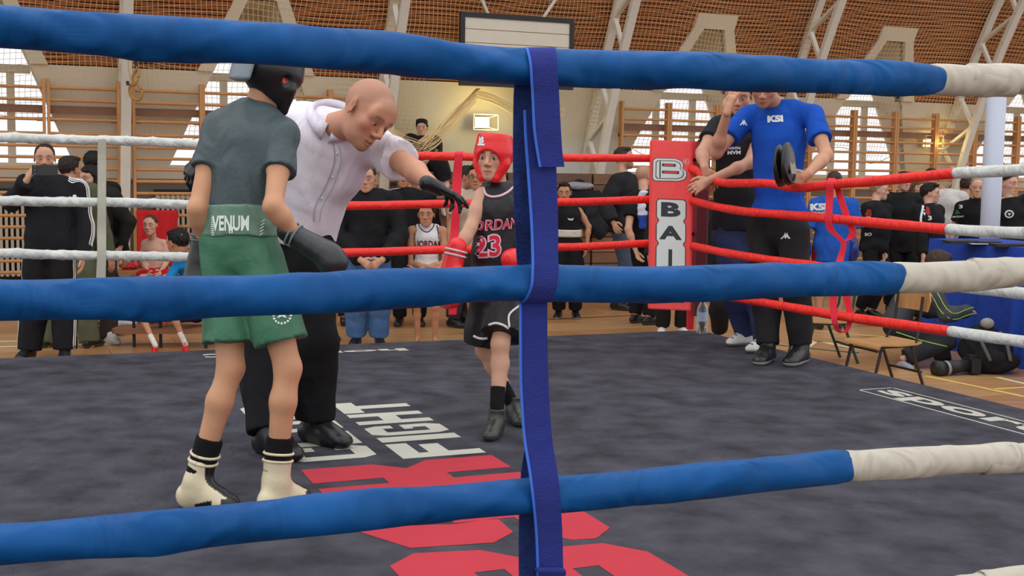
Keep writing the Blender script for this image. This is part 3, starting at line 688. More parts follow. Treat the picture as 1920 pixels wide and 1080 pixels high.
rightp = [('top right-hand rope pressed down by the two coaches, red then white', [(1302, 318), (1325, 333), (1360, 343), (1440, 344), (1494, 352), (1560, 346), (1680, 336), (1790, 325), (1920, 318), (2000, 314)], 1793),
          ('second right-hand rope at hip height of the coaches, red then white', [(1302, 378), (1340, 387), (1400, 397), (1500, 405), (1600, 414), (1780, 430), (1920, 437), (2000, 440)], 1779),
          ('third right-hand rope, red until it passes the blue rope', [(1302, 462), (1360, 474), (1440, 487), (1560, 503), (1700, 525), (1920, 551), (2000, 562)], 1760),
          ('lowest right-hand rope above the wooden chair, red then white', [(1302, 545), (1400, 562), (1480, 576), (1560, 590), (1640, 602), (1780, 621), (1920, 641), (2000, 655)], 1783)]
for lb, pts, bx in rightp:
    P = pxline(pts, RC, EX); P = [R_(0, .05, P[0][2])]+P; P += [R_(0, RL, P[-1][2]+.02)]; P = catmull(P, 8); fr_ = frac_at_x(P[:int(len(P)*.97)], bx)*np.linalg.norm(P[int(len(P)*.97)-1]-P[0])/np.linalg.norm(P[-1]-P[0])
    rope(lb, P, .0265, [(0, fr_, M_red, dict(amp=.0008, seed=12, n=24)), (fr_, 1, M_whiteg, dict(amp=.0010, wrap=0, seed=18, n=24, rs=1.04))], 'ropes on the right-hand side of the ring')
# spacer webbing
def ribbon(name, st, P0, n, m_, parent, th=.0022, sm=5):
    """st: (x left, x right, y, offset towards n)"""
    A = []; B = []
    for xl, xr, y, o in st: A.append(onpl(xl, y, P0+n*o, n)); B.append(onpl(xr, y, P0+n*o, n))
    A = catmull(A, sm); B = catmull(B, sm); V = []; k = len(A)
    for i in range(k):
        t = nrm(A[min(i+1, k-1)]-A[max(i-1, 0)]); nn = nrm(np.cross(nrm(B[i]-A[i]), t))*th/2; V += [A[i]-nn, B[i]-nn, B[i]+nn, A[i]+nn]
    F = [[i*4+a, i*4+(a+1) % 4, i*4+4+(a+1) % 4, i*4+4+a] for i in range(k-1) for a in range(4)]+[[3, 2, 1, 0], [4*k-4, 4*k-3, 4*k-2, 4*k-1]]
    o = new(name, np.array(V), F, m_, parent)
    bm = bmesh.new(); bm.from_mesh(o.data); bmesh.ops.recalc_face_normals(bm, faces=bm.faces[:]); bm.to_mesh(o.data); bm.free(); return o
M_web = mat('blue_webbing', rgb(38, 52, 142), .85, bump=.6, bscale=260, var=.10, vscale=30, stretch=(1, 1, 3)); M_edge = mat('blue_webbing_edge', rgb(60, 110, 215), .8)
M_webd = mat('blue_velcro', rgb(28, 50, 110), .95, bump=.6, bscale=160, var=.3, vscale=40)
sp = empty('rope_spacer', R_(-3.53, RL, CH+.4)); r_ = .030
def rib2(st): 
    ribbon('webbing', st, NL, EY, M_web, sp); ribbon('webbing_edge', [(a-1.5, a+3, y, o+.0018) for a, b_, y, o in st], NL, EY, M_edge, sp, .0016)
rib2([(988, 1040, 96, -.012), (986, 1041, 90, .006), (989, 1042, 96, .020), (994, 1044, 120, .030), (996, 1046, 150, .030), (998, 1048, 180, .026), (1001, 1051, 240, .024), (1007, 1054, 285, .022), (1012, 1058, 313, .022)])
ribbon('velcro_strap', [(963, 998, 128, -.028), (964, 1000, 160, -.026), (963, 1001, 190, -.018), (962, 1002, 300, -.010), (964, 1003, 400, -.012), (970, 1005, 500, -.028), (974, 1008, 545, -.030)], NL, EY, M_webd, sp)
rib2([(983, 1018, 206, .004), (985, 1040, 260, .010), (990, 1043, 330, .012), (996, 1046, 420, .016), (998, 1046, 480, .026), (998, 1047, 505, .031), (996, 1044, 535, .032), (988, 1038, 556, .022), (980, 1034, 566, .008)])
rib2([(975, 1027, 556, -.010), (975, 1026, 575, .0), (975, 1026, 640, .004), (976, 1028, 720, .006), (982, 1034, 815, .012), (992, 1044, 880, .026), (996, 1048, 910, .031), (1000, 1051, 945, .031), (1005, 1054, 1000, .022), (1008, 1056, 1072, .018), (1012, 1062, 1180, .022), (1014, 1064, 1250, .030), (1014, 1064, 1275, .026)])
ribbon('velcro_strap', [(988, 1000, 815, .002), (978, 998, 880, -.026), (975, 1000, 930, -.030), (973, 1004, 985, -.018), (973, 1006, 1080, -.010), (975, 1012, 1200, -.018), (978, 1016, 1262, -.028)], NL, EY, M_webd, sp)
ribbon('webbing_fold', [(1003, 1052, 1066, .026), (1008, 1060, 1070, .030), (1010, 1060, 1078, .026)], NL, EY, M_web, sp, .004)
tag(sp, 'blue webbing spacer strap tying the blue ropes together, centre foreground', 'strap')
M_rweb = mat('red_webbing', rgb(238, 40, 62), .75, bump=.4, bscale=200, var=.05)
f1 = empty('rope_spacer', R_(-1.6, 0, CH+.3))
ribbon('webbing', [(853, 868, 284, .0), (853, 868, 287, .028), (852, 867, 300, .029), (849, 866, 330, .016), (847, 864, 372, .026), (847, 863, 395, .026), (845, 861, 430, .014), (842, 859, 462, .027), (842, 857, 490, .02), (842, 857, 560, .02), (841, 856, 590, .01)], RC, EY, M_rweb, f1)
tag(f1, 'red webbing spacer strap on the far red ropes beside the red glove', 'strap')
f2 = empty('rope_spacer', R_(-3.75, 0, CH+.3))
ribbon('webbing', [(184, 199, 261, .03), (183, 199, 300, .018), (183, 199, 380, .03), (182, 199, 430, .018), (182, 199, 478, .03), (180, 198, 530, .018), (180, 198, 590, .02)], RC, EY, mat('cream_webbing', rgb(188, 184, 168), .8, bump=.4, bscale=200, var=.08), f2)
tag(f2, 'cream webbing spacer strap on the cream ropes at the left', 'strap')
f3 = empty('rope_spacer', R_(0, 1.75, CH+.2)); nX = -EX
ribbon('webbing', [(1553, 1566, 334, .0), (1550, 1564, 345, .029), (1549, 1562, 372, .012), (1547, 1560, 408, .03), (1551, 1564, 430, .014), (1567, 1578, 445, .006), (1577, 1587, 458, .0), (1571, 1583, 480, .0), (1564, 1577, 505, .03), (1556, 1569, 560, .01), (1559, 1570, 600, .03), (1566, 1574, 617, .01), (1574, 1584, 624, -.01), (1586, 1594, 616, -.02), (1588, 1599, 590, -.03), (1580, 1593, 550, -.02), (1579, 1590, 515, -.03)], RC, nX, M_rweb, f3)
ribbon('webbing', [(1563, 1572, 342, -.03), (1568, 1580, 365, -.02), (1578, 1590, 395, -.02), (1585, 1597, 415, -.03), (1592, 1605, 432, -.02), (1588, 1600, 447, -.02), (1580, 1588, 452, -.012)], RC, nX, M_rweb, f3)
tag(f3, 'loose looping red webbing spacer strap on the right-hand red ropes', 'strap')
# padded red corner
M_pad = mat('red_pad_vinyl', rgb(240, 72, 70), .42, folds=.10, fscale=4, bump=.25, bscale=10, var=.05, vscale=4, spec=.45); M_padd = mat('maroon_pad_vinyl', rgb(92, 20, 34), .5, var=.08)
cp = empty('corner_post', R_(.36, -.36, CH))
fw = nrm(-EX*.40+EY*.92); fw = nrm(CAM*np.array([1, 1, 0])-R_(0, 0)*np.array([1, 1, 0])+EX*-.8); sd_ = nrm(np.cross(EZ, fw))*-1
# post
q = MB(); q.bbox(onz(1294, 612, CH)+EZ*.70, nrm(np.cross(EZ, fw))*.028, fw*.028, EZ*.72, .3); q.build('post', mat('red_post_paint', rgb(205, 32, 48), .35), cp)
d0 = 8.22
Pc = [W(1219, 263, d0), W(1300, 264, d0-.02), W(1295, 584, d0-.02), W(1216, 578, d0)]
pc = sum(Pc)/4; up_ = nrm((Pc[0]+Pc[1])-(Pc[2]+Pc[3])); sx_ = (Pc[1]+Pc[2]-Pc[0]-Pc[3])/2; fn = nrm(np.cross(sx_, up_)); 
if fn[1] > 0: fn = -fn
hup = np.linalg.norm((Pc[0]+Pc[1])-(Pc[2]+Pc[3]))/4; hsx = np.linalg.norm(sx_)/2; sxn = nrm(sx_)
q = MB(); q.bbox(pc-fn*.055, sxn*hsx, fn*.055, up_*hup, .12); pad = q.build('corner_pad', M_pad, cp)
bmm = bmesh.new(); bmm.from_mesh(pad.data); bmesh.ops.bevel(bmm, geom=[e_ for e_ in bmm.edges], offset=.006, segments=2, affect='EDGES'); bmm.to_mesh(pad.data); bmm.free()
q = MB(); q.bbox(W(1314, 430, 9.20), sxn*.046, fn*.10, EZ*.66, .15); q.build('side_pad', M_padd, cp)
for z in (.35, .72, 1.02, 1.28):
    q = MB(); q.cyl(W(1297, 0, 8.3)*0+onz(1294, 612, CH)+EZ*z, R_(0, 0, CH+z), .012); q.build('turnbuckle', M_iron, cp)
tag(cp, 'red corner post with red lettered pad and maroon side pad, far right corner', 'corner post')
def pd(x, y): # photograph-free pad coordinates: x across 0..1, y down 0..1
    return pc-sxn*hsx+sxn*2*hsx*x+up_*hup-up_*2*hup*y+fn*.0012
M_pw = mat('pad_white_print', rgb(212, 218, 214), .5); M_pb = mat('pad_black_print', rgb(38, 42, 50), .5)
def padpoly(nm, P, m_, lift=0):
    q = MB(); q.slab([pd(x, y)+fn*lift for x, y in P], fn*.0006); return q.build(nm, m_, cp)
def padtext(t, x, y, wx, hy, m_, lift, off=.03): flat('pad_lettering', text_mesh(t, off), pd(x, y)+fn*lift, sxn*2*hsx*wx, up_*2*hup*hy, m_, cp, 0)
Bo = [(.06, .118), (.13, .106), (.60, .104), (.74, .118), (.79, .14), (.77, .163), (.86, .18), (.87, .205), (.82, .228), (.68, .24), (.10, .243), (.055, .23)]
padpoly('pad_emblem', Bo, M_pb, .0); padpoly('pad_emblem', [((x-.46)*.96+.46, (y-.173)*.955+.173) for x, y in Bo], M_pw, .0008)
Bi = [((x-.46)*.82+.46, (y-.173)*.80+.173) for x, y in Bo]; padpoly('pad_emblem', Bi, M_pb, .0016); padpoly('pad_emblem', [((x-.46)*.77+.46, (y-.173)*.74+.173) for x, y in Bo], M_pw, .0024)
for yy, x1 in ((.1375, .60), (.1795, .68)):
    padpoly('pad_emblem', [(.28, yy), (x1, yy), (x1, yy+.017), (.28, yy+.017)], M_pb, .0032); padpoly('pad_emblem', [(.32, yy+.005), (x1-.05, yy+.005), (x1-.05, yy+.012), (.32, yy+.012)], M_pad, .004)
padpoly('pad_emblem', [(.22, .125), (.25, .125), (.25, .222), (.22, .222)], M_pb, .0032)
q = MB(); q.path([pd(.845+.068*math.cos(t), .122+.0165*math.sin(t)) for t in np.linspace(0, 6.283, 17)], .0015, 4); q.build('pad_emblem', M_pw, cp); padtext('R', .845, .122, .06, .018, M_pw, .0008, .0)
def bubble(k, m_, g):
    P = []
    w0, w1 = .155+g, .865-g
    ys = [(.345+g*.25, .05), (.360, 0), (.452, 0), (.470, .05), (.478, .05), (.496, 0), (.588, 0), (.606, .05), (.614, .05), (.632, 0), (.80, 0), (.815, .05), (.823, .05), (.84, 0), (.94, 0), (.955-g*.25, .05)]
    P = [(w0+i, y) for y, i in ys]+[(w1-i, y) for y, i in ys[::-1]]; 
    q = MB()
    for (y0, i0), (y1, i1) in zip(ys[:-1], ys[1:]): q.slab([pd(w0+i0, y0)+fn*k, pd(w1-i0, y0)+fn*k, pd(w1-i1, y1)+fn*k, pd(w0+i1, y1)+fn*k], fn*.0006)
    q.build('pad_emblem', m_, cp)
bubble(0, M_pb, 0); bubble(.0008, M_pw, .022)
padtext('B', .50, .408, .46, .086, M_pb, .0016, .05); padtext('A', .50, .545, .54, .082, M_pb, .0016, .05); padtext('I', .50, .70, .09, .115, M_pb, .0016, .02); padtext('L', .50, .888, .42, .085, M_pb, .0016, .05)
# neutral corners just out of frame, so that the ropes end on something
for (u, v, lb) in ((0, RL, 'cream padded corner post just outside the right edge'), (-RL, RL, 'blue padded corner post behind the camera on the left'), (-RL, 0, 'cream padded corner post just outside the left edge')):
    c = empty('corner_post', R_(u*1.0+(.1 if u == 0 else -.1), v+(.1 if v else -.1), CH)); P = ORG[c.name]
    q = MB(); q.cyl(P, P+EZ*1.45, .04); q.build('post', M_truss, c); q = MB(); q.bbox(P+EZ*.8, EX*.09, EY*.09, EZ*.62, .3); q.build('corner_pad', M_blue if u and v else M_white, c); tag(c, lb, 'corner post')
# water bottle
bt = empty('water_bottle', onz(1316, 626, CH)); bp_ = ORG[bt.name]
M_pet = mat('clear_plastic', rgb(235, 240, 245), .06); _g = M_pet.node_tree; _t = _g.nodes.new('ShaderNodeBsdfTransparent'); _m = _g.nodes.new('ShaderNodeMixShader'); _l = _g.nodes.new('ShaderNodeLayerWeight'); _l.inputs[0].default_value = .45
_g.nodes['Principled BSDF'].inputs['Specular IOR Level'].default_value = 1.0
_g.links.new(_l.outputs['Facing'], _m.inputs[0]); _g.links.new(_t.outputs[0], _m.inputs[1]); _g.links.new(_g.nodes['Principled BSDF'].outputs[0], _m.inputs[2]); _g.links.new(_m.outputs[0], _g.nodes['Material Output'].inputs[0])
prof = [(0, .001), (.036, .002), (.041, .012), (.040, .03), (.041, .04), (.039, .055), (.041, .07), (.041, .15), (.040, .175), (.034, .20), (.022, .225), (.0135, .24), (.0135, .255)]
V = []; n = 20
for r, z in prof:
    for j in range(n): V.append(bp_+np.array([r*math.cos(2*math.pi*j/n), r*math.sin(2*math.pi*j/n), z]))
F = [[i*n+j, i*n+(j+1) % n, (i+1)*n+(j+1) % n, (i+1)*n+j] for i in range(len(prof)-1) for j in range(n)]
new('bottle_body', np.array(V), F, M_pet, bt, smooth=True)
q = MB(); q.cyl(bp_+EZ*.003, bp_+EZ*.20, .034, .031, 16); q.build('water', mat('water', rgb(225, 235, 240), .02, trans=1.), bt, smooth=True)
q = MB(); q.cyl(bp_+EZ*.095, bp_+EZ*.165, .0418, .0418, 20, caps=False); q.build('bottle_label', mat('bottle_label', rgb(170, 190, 215), .5), bt, smooth=True)
q = MB(); q.cyl(bp_+EZ*.245, bp_+EZ*.268, .0155, .0155, 14); q.build('bottle_cap', mat('bottle_cap', rgb(190, 205, 225), .4), bt)
tag(bt, 'clear plastic water bottle standing on the canvas beside the red corner post', 'bottle')
# ------------------------------------------------------------------ people
SKIN = mat('skin', attr=True, rough=.55, bump=.08, bscale=300, var=.07, vscale=14, sss=.12, spec=.35)
CLOTH = mat('cloth', attr=True, folds=.42, rough=.85, bump=.25, bscale=220, var=.10, vscale=9, spec=.2)
SHINY = mat('synthetic_cloth', attr=True, folds=.5, rough=.5, bump=.2, bscale=60, var=.12, vscale=7, spec=.35)
HAIRM = mat('hair', attr=True, rough=.6, bump=.9, bscale=130, var=.35, vscale=60, spec=.3, stretch=(1, 1, .35))
LEATH = mat('leather', attr=True, rough=.32, bump=.12, bscale=90, var=.06, spec=.5)
PRINTW = mat('white_print', rgb(225, 225, 225), .7)
PRINTR = mat('red_print', rgb(190, 25, 45), .7)
def c3(r, g, b): return np.array([lin(r), lin(g), lin(b)])
def rotm(fwd, up):
    f = nrm(fwd); r = nrm(np.cross(f, up)); u = np.cross(r, f); return np.stack([r, f, u], 1)
def ik(a, b, l1, l2, hint):
    d = b-a; L = np.linalg.norm(d); u = d/L
    if L >= l1+l2: return a+u*L*l1/(l1+l2)
    x = (l1*l1-l2*l2+L*L)/(2*L); hh = math.sqrt(max(l1*l1-x*x, 0)); q = np.asarray(hint, float); q = nrm(q-u*np.dot(q, u)); return a+u*x+q*hh
def uvs(c, r, n=10, m=8):
    V = [c+np.array([0, 0, r])]
    for i in range(1, m):
        for j in range(n):
            a, b = math.pi*i/m, 2*math.pi*j/n; V.append(c+r*np.array([math.sin(a)*math.cos(b), math.sin(a)*math.sin(b), math.cos(a)]))
    V.append(c-np.array([0, 0, r])); F = []
    for i in range(m-2):
        for j in range(n): F.append([1+i*n+j, 1+(i+1)*n+j, 1+(i+1)*n+(j+1) % n, 1+i*n+(j+1) % n])
    for j in range(n): F.append([0, 1+j, 1+(j+1) % n, 0]); e = 1+(m-2)*n; F.append([e+j, e+n, e+n, e+(j+1) % n])
    return np.array(V), np.array(F)
def smooth01(x, a, b): return np.clip((x-a)/(b-a), 0, 1)
def head_mesh(c, M, s, skin, nb, hairc=(.02, .015, .01), buzz=0., beard=0., closed=False, h=.0055, lips=None, lid=.0062, neck_r=.056, fat=0., open_mouth=False, female=False):
    L = lambda *a: np.array(a, float)
    n0 = M.T @ (nb-c)/s
    P = [('el', L(0, -.014, .032), I3, (.077, .096, .087)), ('el', L(0, .022, -.026), I3, (.063+fat*.4, .067, .084)),
         ('el', L(0, .032, -.074), I3, (.05+fat, .052, .040)), ('el', L(0, .070, -.099), I3, (.022, .019, .018)),
         ('el', L(.042, .055, -.022), I3, (.022, .022, .022)), ('el', L(-.042, .055, -.022), I3, (.022, .022, .022)),
         ('rc', L(-.046, .070, .020), .012, L(-.012, .084, .016), .011), ('rc', L(.046, .070, .020), .012, L(.012, .084, .016), .011),
         ('el', L(0, .07, .045), I3, (.055, .022, .035)), ('rc', L(0, -.022, -.05), .050, n0, neck_r)]
    N = [('rc', L(0, .086, .010), .008, L(0, .109, -.030), .011), ('el', L(.012, .098, -.037), I3, (.010, .012, .008)), ('el', L(-.012, .098, -.037), I3, (.010, .012, .008))]
    Lp = [('rc', L(-.020, .083, -.066), .005, L(0, .092, -.063), .007), ('rc', L(.020, .083, -.066), .005, L(0, .092, -.063), .007),
          ('rc', L(-.016, .083, -.077), .006, L(0, .089, -.078), .008), ('rc', L(.016, .083, -.077), .006, L(0, .089, -.078), .008)]
    lo, hi = bounds(P+N, .03); lo = np.minimum(lo, [-.1, -.12, -.2]); F = Field(lo, hi, h)
    for p in P: F.put(p, .022)
    for sx in (-1, 1): F.put(('el', L(sx*.031, .101, -.001), I3, (.018, .016, .012)), .012, -1)
    for p in N: F.put(p, .008)
    for p in Lp: F.put(p, .005)
    for sx in (-1, 1):
        F.put(('el', L(sx*.031, .074, -.002), I3, (.0155, .0135, .0135)), .004)
        Me = rotm([sx*.35, 1, 0], [0, -.25, 1]); F.put(('el', L(sx*.080, -.006, -.004), Me, (.007, .018, .032)), .006)
        F.put(('el', L(sx*.089, .002, -.002), Me, (.006, .009, .016)), .004, -1)
    V, Q = F.mesh(); x, y, z = V.T
    C = np.tile(np.array(skin, float), (len(V), 1))
    red = np.exp(-(((np.abs(x)-.04)/.022)**2+((z+.028)/.025)**2))*(y > .03)+.7*np.exp(-((x/.014)**2+((z+.032)/.015)**2))*(y > .09)+.8*(np.abs(x) > .078)
    C *= 1-np.clip(red, 0, 1)[:, None]*np.array([0., .18, .15])
    lp = (np.abs(x) < .024)*(y > .078)*np.exp(-((z+.0715)/.010)**2); lc = np.array(lips if lips is not None else np.array(skin)*[.80, .50, .48])
    C = C*(1-lp[:, None]*.85)+lc*lp[:, None]*.85
    C *= 1-np.array([.6, .75, .75])*(np.abs(x) < (.013 if open_mouth else .019))[:, None]*(y > .08)[:, None]*(np.abs(z+.0712) < (.004 if open_mouth else .002))[:, None]
    hc = np.array(hairc, float)
    br = smooth01(np.abs(x), .010, .016)*(1-smooth01(np.abs(x), .046, .054))*(y > .05)*np.exp(-((z-.021-.10*(.03-np.abs(np.abs(x)-.03))*1)/.0058)**4)
    br *= .55 if female else .85
    C = C*(1-br[:, None])+hc*br[:, None]
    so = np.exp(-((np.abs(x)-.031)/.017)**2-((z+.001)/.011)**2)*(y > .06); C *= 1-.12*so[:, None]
    if buzz: q = smooth01(z-(.0125+.72*y), -.004, .012)*buzz; C = C*(1-q[:, None])+hc*q[:, None]
    if beard:
        q = smooth01(-z, .035, .06)*smooth01(y, -.01, .03)*(1-lp)*(1-smooth01(-z, .11, .13))*beard; q = q*np.where((np.abs(x) < .03) & (z > -.062) & (z < -.048) & (y > .08), 1, 1); C = C*(1-q[:, None])+hc*q[:, None]
    out = [(V*s @ M.T+c, Q, C)]
    for sx in (-1, 1):
        ec = L(sx*.031, .0775, -.002); EV, EF = uvs(L(0, 0, 0), .0128, *((22, 18) if h < .005 else (12, 10)))
        if closed: col = np.tile(np.array(skin)*.85, (len(EV), 1))
        else:
            col = np.tile(np.array([.50, .45, .42]), (len(EV), 1)); dd = nrm([sx*-.02, 1, -.02]); q = (EV/.0128) @ dd
            col[q > .84] = [.035, .02, .012]; col[EV[:, 2] > lid] = np.array(skin)*.45; col[EV[:, 2] < -.0075] = np.array(skin)*.7
        out.append(((EV+ec)*s @ M.T+c, EF, col))
    return out
def hair_mesh(c, M, s, style, color, h=.0065, seed=1):
    L = lambda *a: np.array(a, float); th = dict(short=.006, buzz=.002, curly=.014, long=.012, bob=.012, fade=.010, thin=.003).get(style, .01)
    P = [('el', L(0, -.016, .034), I3, (.077+th, .096+th, .087+th))]
    off = .0125; pl = (L(0, 0, off), nrm([0, .72, -1]))
    if style == 'fade': pl = (L(0, 0, .036), nrm([0, .45, -1])); P.append(('el', L(0, .02, .105), I3, (.062, .075, .026)))
    if style == 'curly': P += [('el', L(sx*.04, yy, .095), I3, (.04, .045, .035)) for sx in (-1, 0, 1) for yy in (-.05, .0, .045)]
    if style == 'short': P += [('el', L(.01, .045, .095), I3, (.055, .05, .024))]
    lo, hi = bounds(P, .04); lo[2] = -.34 if style == 'long' else (-.16 if style == 'bob' else lo[2]); F = Field(lo, hi, h)
    for p in P: F.put(p, .02)
    X = F.ax[0][:, None, None]; Y = F.ax[1][None, :, None]; Z = F.ax[2][None, None, :]
    jag = .006*np.sin(X*330+seed)*np.sin(Y*240)+.004*np.sin(X*150+Z*90)
    F.d = np.maximum(F.d, ((X-pl[0][0])*pl[1][0]+(Y-pl[0][1])*pl[1][1]+(Z-pl[0][2])*pl[1][2]+jag).astype(np.float32))
    if style in ('long', 'bob'):
        zb = -.30 if style == 'long' else -.10
        for sx in (-1, 1): F.put(('rc', L(sx*.070, -.01, .03), .026, L(sx*.082, .005, zb), .020), .03)
        F.put(('lo', L(0, -.06, .03), L(0, -.085, zb), L(1, 0, 0), .085, .045, .08, .03), .03)
        F.put(('rc', L(-.05, .078, .072), .018, L(.055, .07, .05), .014), .02)
    F.wrinkle(*{'curly': (.009, 90, seed), 'short': (.005, 120, seed), 'long': (.003, 60, seed), 'bob': (.003, 70, seed)}.get(style, (.0025, 110, seed)))
    V, Q = F.mesh(); return V*s @ M.T+c, Q, np.tile(np.array(color, float), (len(V), 1))
def hand_prims(wr, d, pn, side, curl=.35, s=1., spread=1., thumb=1., curls=None):
    d = nrm(d); pn = nrm(np.asarray(pn)-d*np.dot(pn, d)); l = np.cross(d, pn)*side
    P = [('rc', wr-d*.012*s, .0255*s, wr+d*.03*s, .0225*s), ('lo', wr+d*.005*s, wr+d*.082*s, l, .026*s, .019*s, .039*s, .013*s)]
    for i, (o, ln, r) in enumerate(((.029, .070, .0088), (.0095, .078, .0092), (-.010, .072, .0088), (-.028, .057, .0078))):
        b = wr+d*(.082-.004*abs(i-1))*s+l*o*s; cu = curl if curls is None else curls[i]; fd = nrm(d+l*o*spread*5)
        a = cu*.8; p = b; rr = r*s
        for j, f in enumerate((.45, .32, .25)):
            dr = nrm(fd*math.cos(a)+pn*math.sin(a)); q = p+dr*ln*s*f*1.05; P.append(('rc', p, rr, q, rr*.93)); p = q; a += cu*1.15; rr *= .93
    b = wr+d*.022*s+l*.026*s; t1 = b+nrm(d*.75+l*.75*thumb+pn*.25)*.042*s; t2 = t1+nrm(d*.95+l*.3*thumb+pn*.35)*.030*s; t3 = t2+nrm(d*.95+pn*.3)*.022*s
    P += [('rc', b, .015*s, t1, .012*s), ('rc', t1, .0115*s, t2, .0105*s), ('rc', t2, .0105*s, t3, .009*s)]
    return P
def human(H, pos, face, lean=0., kid=0., over=None, head_dir=None, head_up=None, sit=False, width=1.):
    """joints of a standing figure; pos = point between the heels, face = (x, y) direction; over: local (right, forward, up) metres or world arrays"""
    s = H/1.75; f = nrm([face[0], face[1], 0]); r = np.array([f[1], -f[0], 0]); pos = np.asarray(pos, float)
    def Lc(x, y, z): return pos+r*x+f*y+EZ*z
    hs = (1+.22*kid)
    T = dict(pe=(0, 0, .535), wa=(0, .005, .62), ch=(0, .0, .735), nk=(0, -.015, .828), hd=(0, .012, .932-.012*kid),
             shR=(.108*width, -.005, .790), shL=(-.108*width, -.005, .790), hipR=(.052, 0, .515), hipL=(-.052, 0, .515),
             anR=(.06, -.01, .045), anL=(-.06, -.01, .045), wrR=(.155, .035, .49), wrL=(-.155, .035, .49))
    J = {k: Lc(v[0]*H, v[1]*H, v[2]*H) for k, v in T.items()}
    if lean:
        for k in ('wa', 'ch', 'nk', 'hd', 'shR', 'shL', 'wrR', 'wrL'):
            z = (J[k]-pos)[2]-.53*H; J[k] = J[k]+f*z*math.sin(lean)-EZ*z*(1-math.cos(lean))
    over = over or {}
    for k, v in over.items(): J[k] = v if isinstance(v, np.ndarray) else Lc(*v)
    for a in 'RL':
        sx = 1 if a == 'R' else -1
        if 'el'+a not in over: J['el'+a] = ik(J['sh'+a], J['wr'+a], .165*H, .150*H, r*sx*.5-f*.8-EZ*.5)
        if 'kn'+a not in over: J['kn'+a] = ik(J['hip'+a], J['an'+a], .245*H, .24*H, f+r*sx*.1)
        if 'toe'+a not in over: J['toe'+a] = J['an'+a]+(f*.10+r*sx*.02)*H-EZ*.02*H
        if 'hn'+a not in over: J['hn'+a] = nrm(J['wr'+a]-J['el'+a])
        if 'pn'+a not in over: J['pn'+a] = -r*sx+f*.2
    J['f'] = f; J['r'] = r; J['s'] = s; J['hs'] = hs*s; J['pos'] = pos; J['H'] = H
    J['hM'] = rotm(f if head_dir is None else head_dir, EZ if head_up is None else head_up)
    return J
def torso_prims(J, b, off, clav=True, lo=True, bell=0.):
    s = J['s']*b; sd = J['shR']-J['shL']; hp = J['hipR']-J['hipL']; P = []
    f = nrm(np.cross(EZ, sd))*0; pe, wa, ch, nk = J['pe'], J['wa'], J['ch'], J['nk']; o = off
    if lo: P.append(('lo', pe-(wa-pe)*.35, pe+(wa-pe)*.2, hp, .150*s+o, .105*s+o, .152*s+o, .108*s+o))
    P.append(('lo', pe, wa, hp, .150*s+o, .108*s+o, .130*s+o+bell*.4, .100*s+o+bell*.6))
    P.append(('lo', wa, ch, hp+sd, .130*s+o+bell*.4, .100*s+o+bell*.6, .150*s+o, .112*s+o))
    P.append(('lo', ch, ch+(nk-ch)*.55, sd, .150*s+o, .112*s+o, .125*s+o, .085*s+o))
    if clav:
        dn = nrm(ch-nk)*.012*s
        P.append(('rc', J['shR']+dn, .046*s+o*.7, J['shL']+dn, .046*s+o*.7)); up = nrm(nk-ch)
        for a in 'RL': P.append(('rc', nk+up*.0*s, .040*s+o*.8, J['sh'+a]*.75+nk*.25, .040*s+o*.8))
    return P
def arm_prims(J, a, b, off=0, frac=2., cuts=True, flare=0.):
    s = J['s']*b; sh, el, wr = J['sh'+a], J['el'+a], J['wr'+a]; P = []; o = off
    if frac <= 1:
        e = sh+(el-sh)*frac; d = nrm(el-sh); P.append(('rc', sh, .047*s+o*.7, sh+(el-sh)*min(1, frac+.15), .043*s+o*.8+flare*.7, [(e, d)] if cuts else ()))
    else:
        m = sh+(el-sh)*.45; P += [('rc', sh, .051*s+o, m, .047*s+o), ('rc', m, .047*s+o, el, .037*s+o)]
        fr = min(frac-1, 1); m2 = el+(wr-el)*.3; e = el+(wr-el)*fr; d = nrm(wr-el)
        ct = [(e, d)] if (off > 0) else ()
        P += [('rc', el, .037*s+o, m2, .039*s+o, ct), ('rc', m2, .037*s+o, wr, .0255*s+o*1.0+flare, ct)]
    return P
def leg_prims(J, a, b, off=0, frac=2., flare=0.):
    s = J['s']*b; hp, kn, an = J['hip'+a], J['kn'+a], J['an'+a]; o = off; P = []
    if frac <= 1:
        e = hp+(kn-hp)*frac; d = nrm(kn-hp); P.append(('rc', hp, .084*s+o, hp+(kn-hp)*min(1.15, frac+.12), .062*s+o+flare, [(e, d)]))
    else:
        m = hp+(kn-hp)*.5; bk = np.cross(kn-hp, np.cross(kn-hp, an-kn)) if np.linalg.norm(np.cross(kn-hp, an-kn)) > 1e-4 else 0*hp
        bk = -J['f']; m2 = kn+(an-kn)*.28+bk*.018*s
        ct = [(kn+(an-kn)*(frac-1), nrm(an-kn))] if off > 0 else ()
        P += [('rc', hp, .084*s+o, m, .073*s+o), ('rc', m, .070*s+o, kn, .055*s+o+flare*.5), ('rc', kn, .053*s+o+flare*.6, m2, .053*s+o+flare*.8, ct), ('rc', m2, .053*s+o+flare*.8, an, .036*s+o+flare, ct)]
    return P
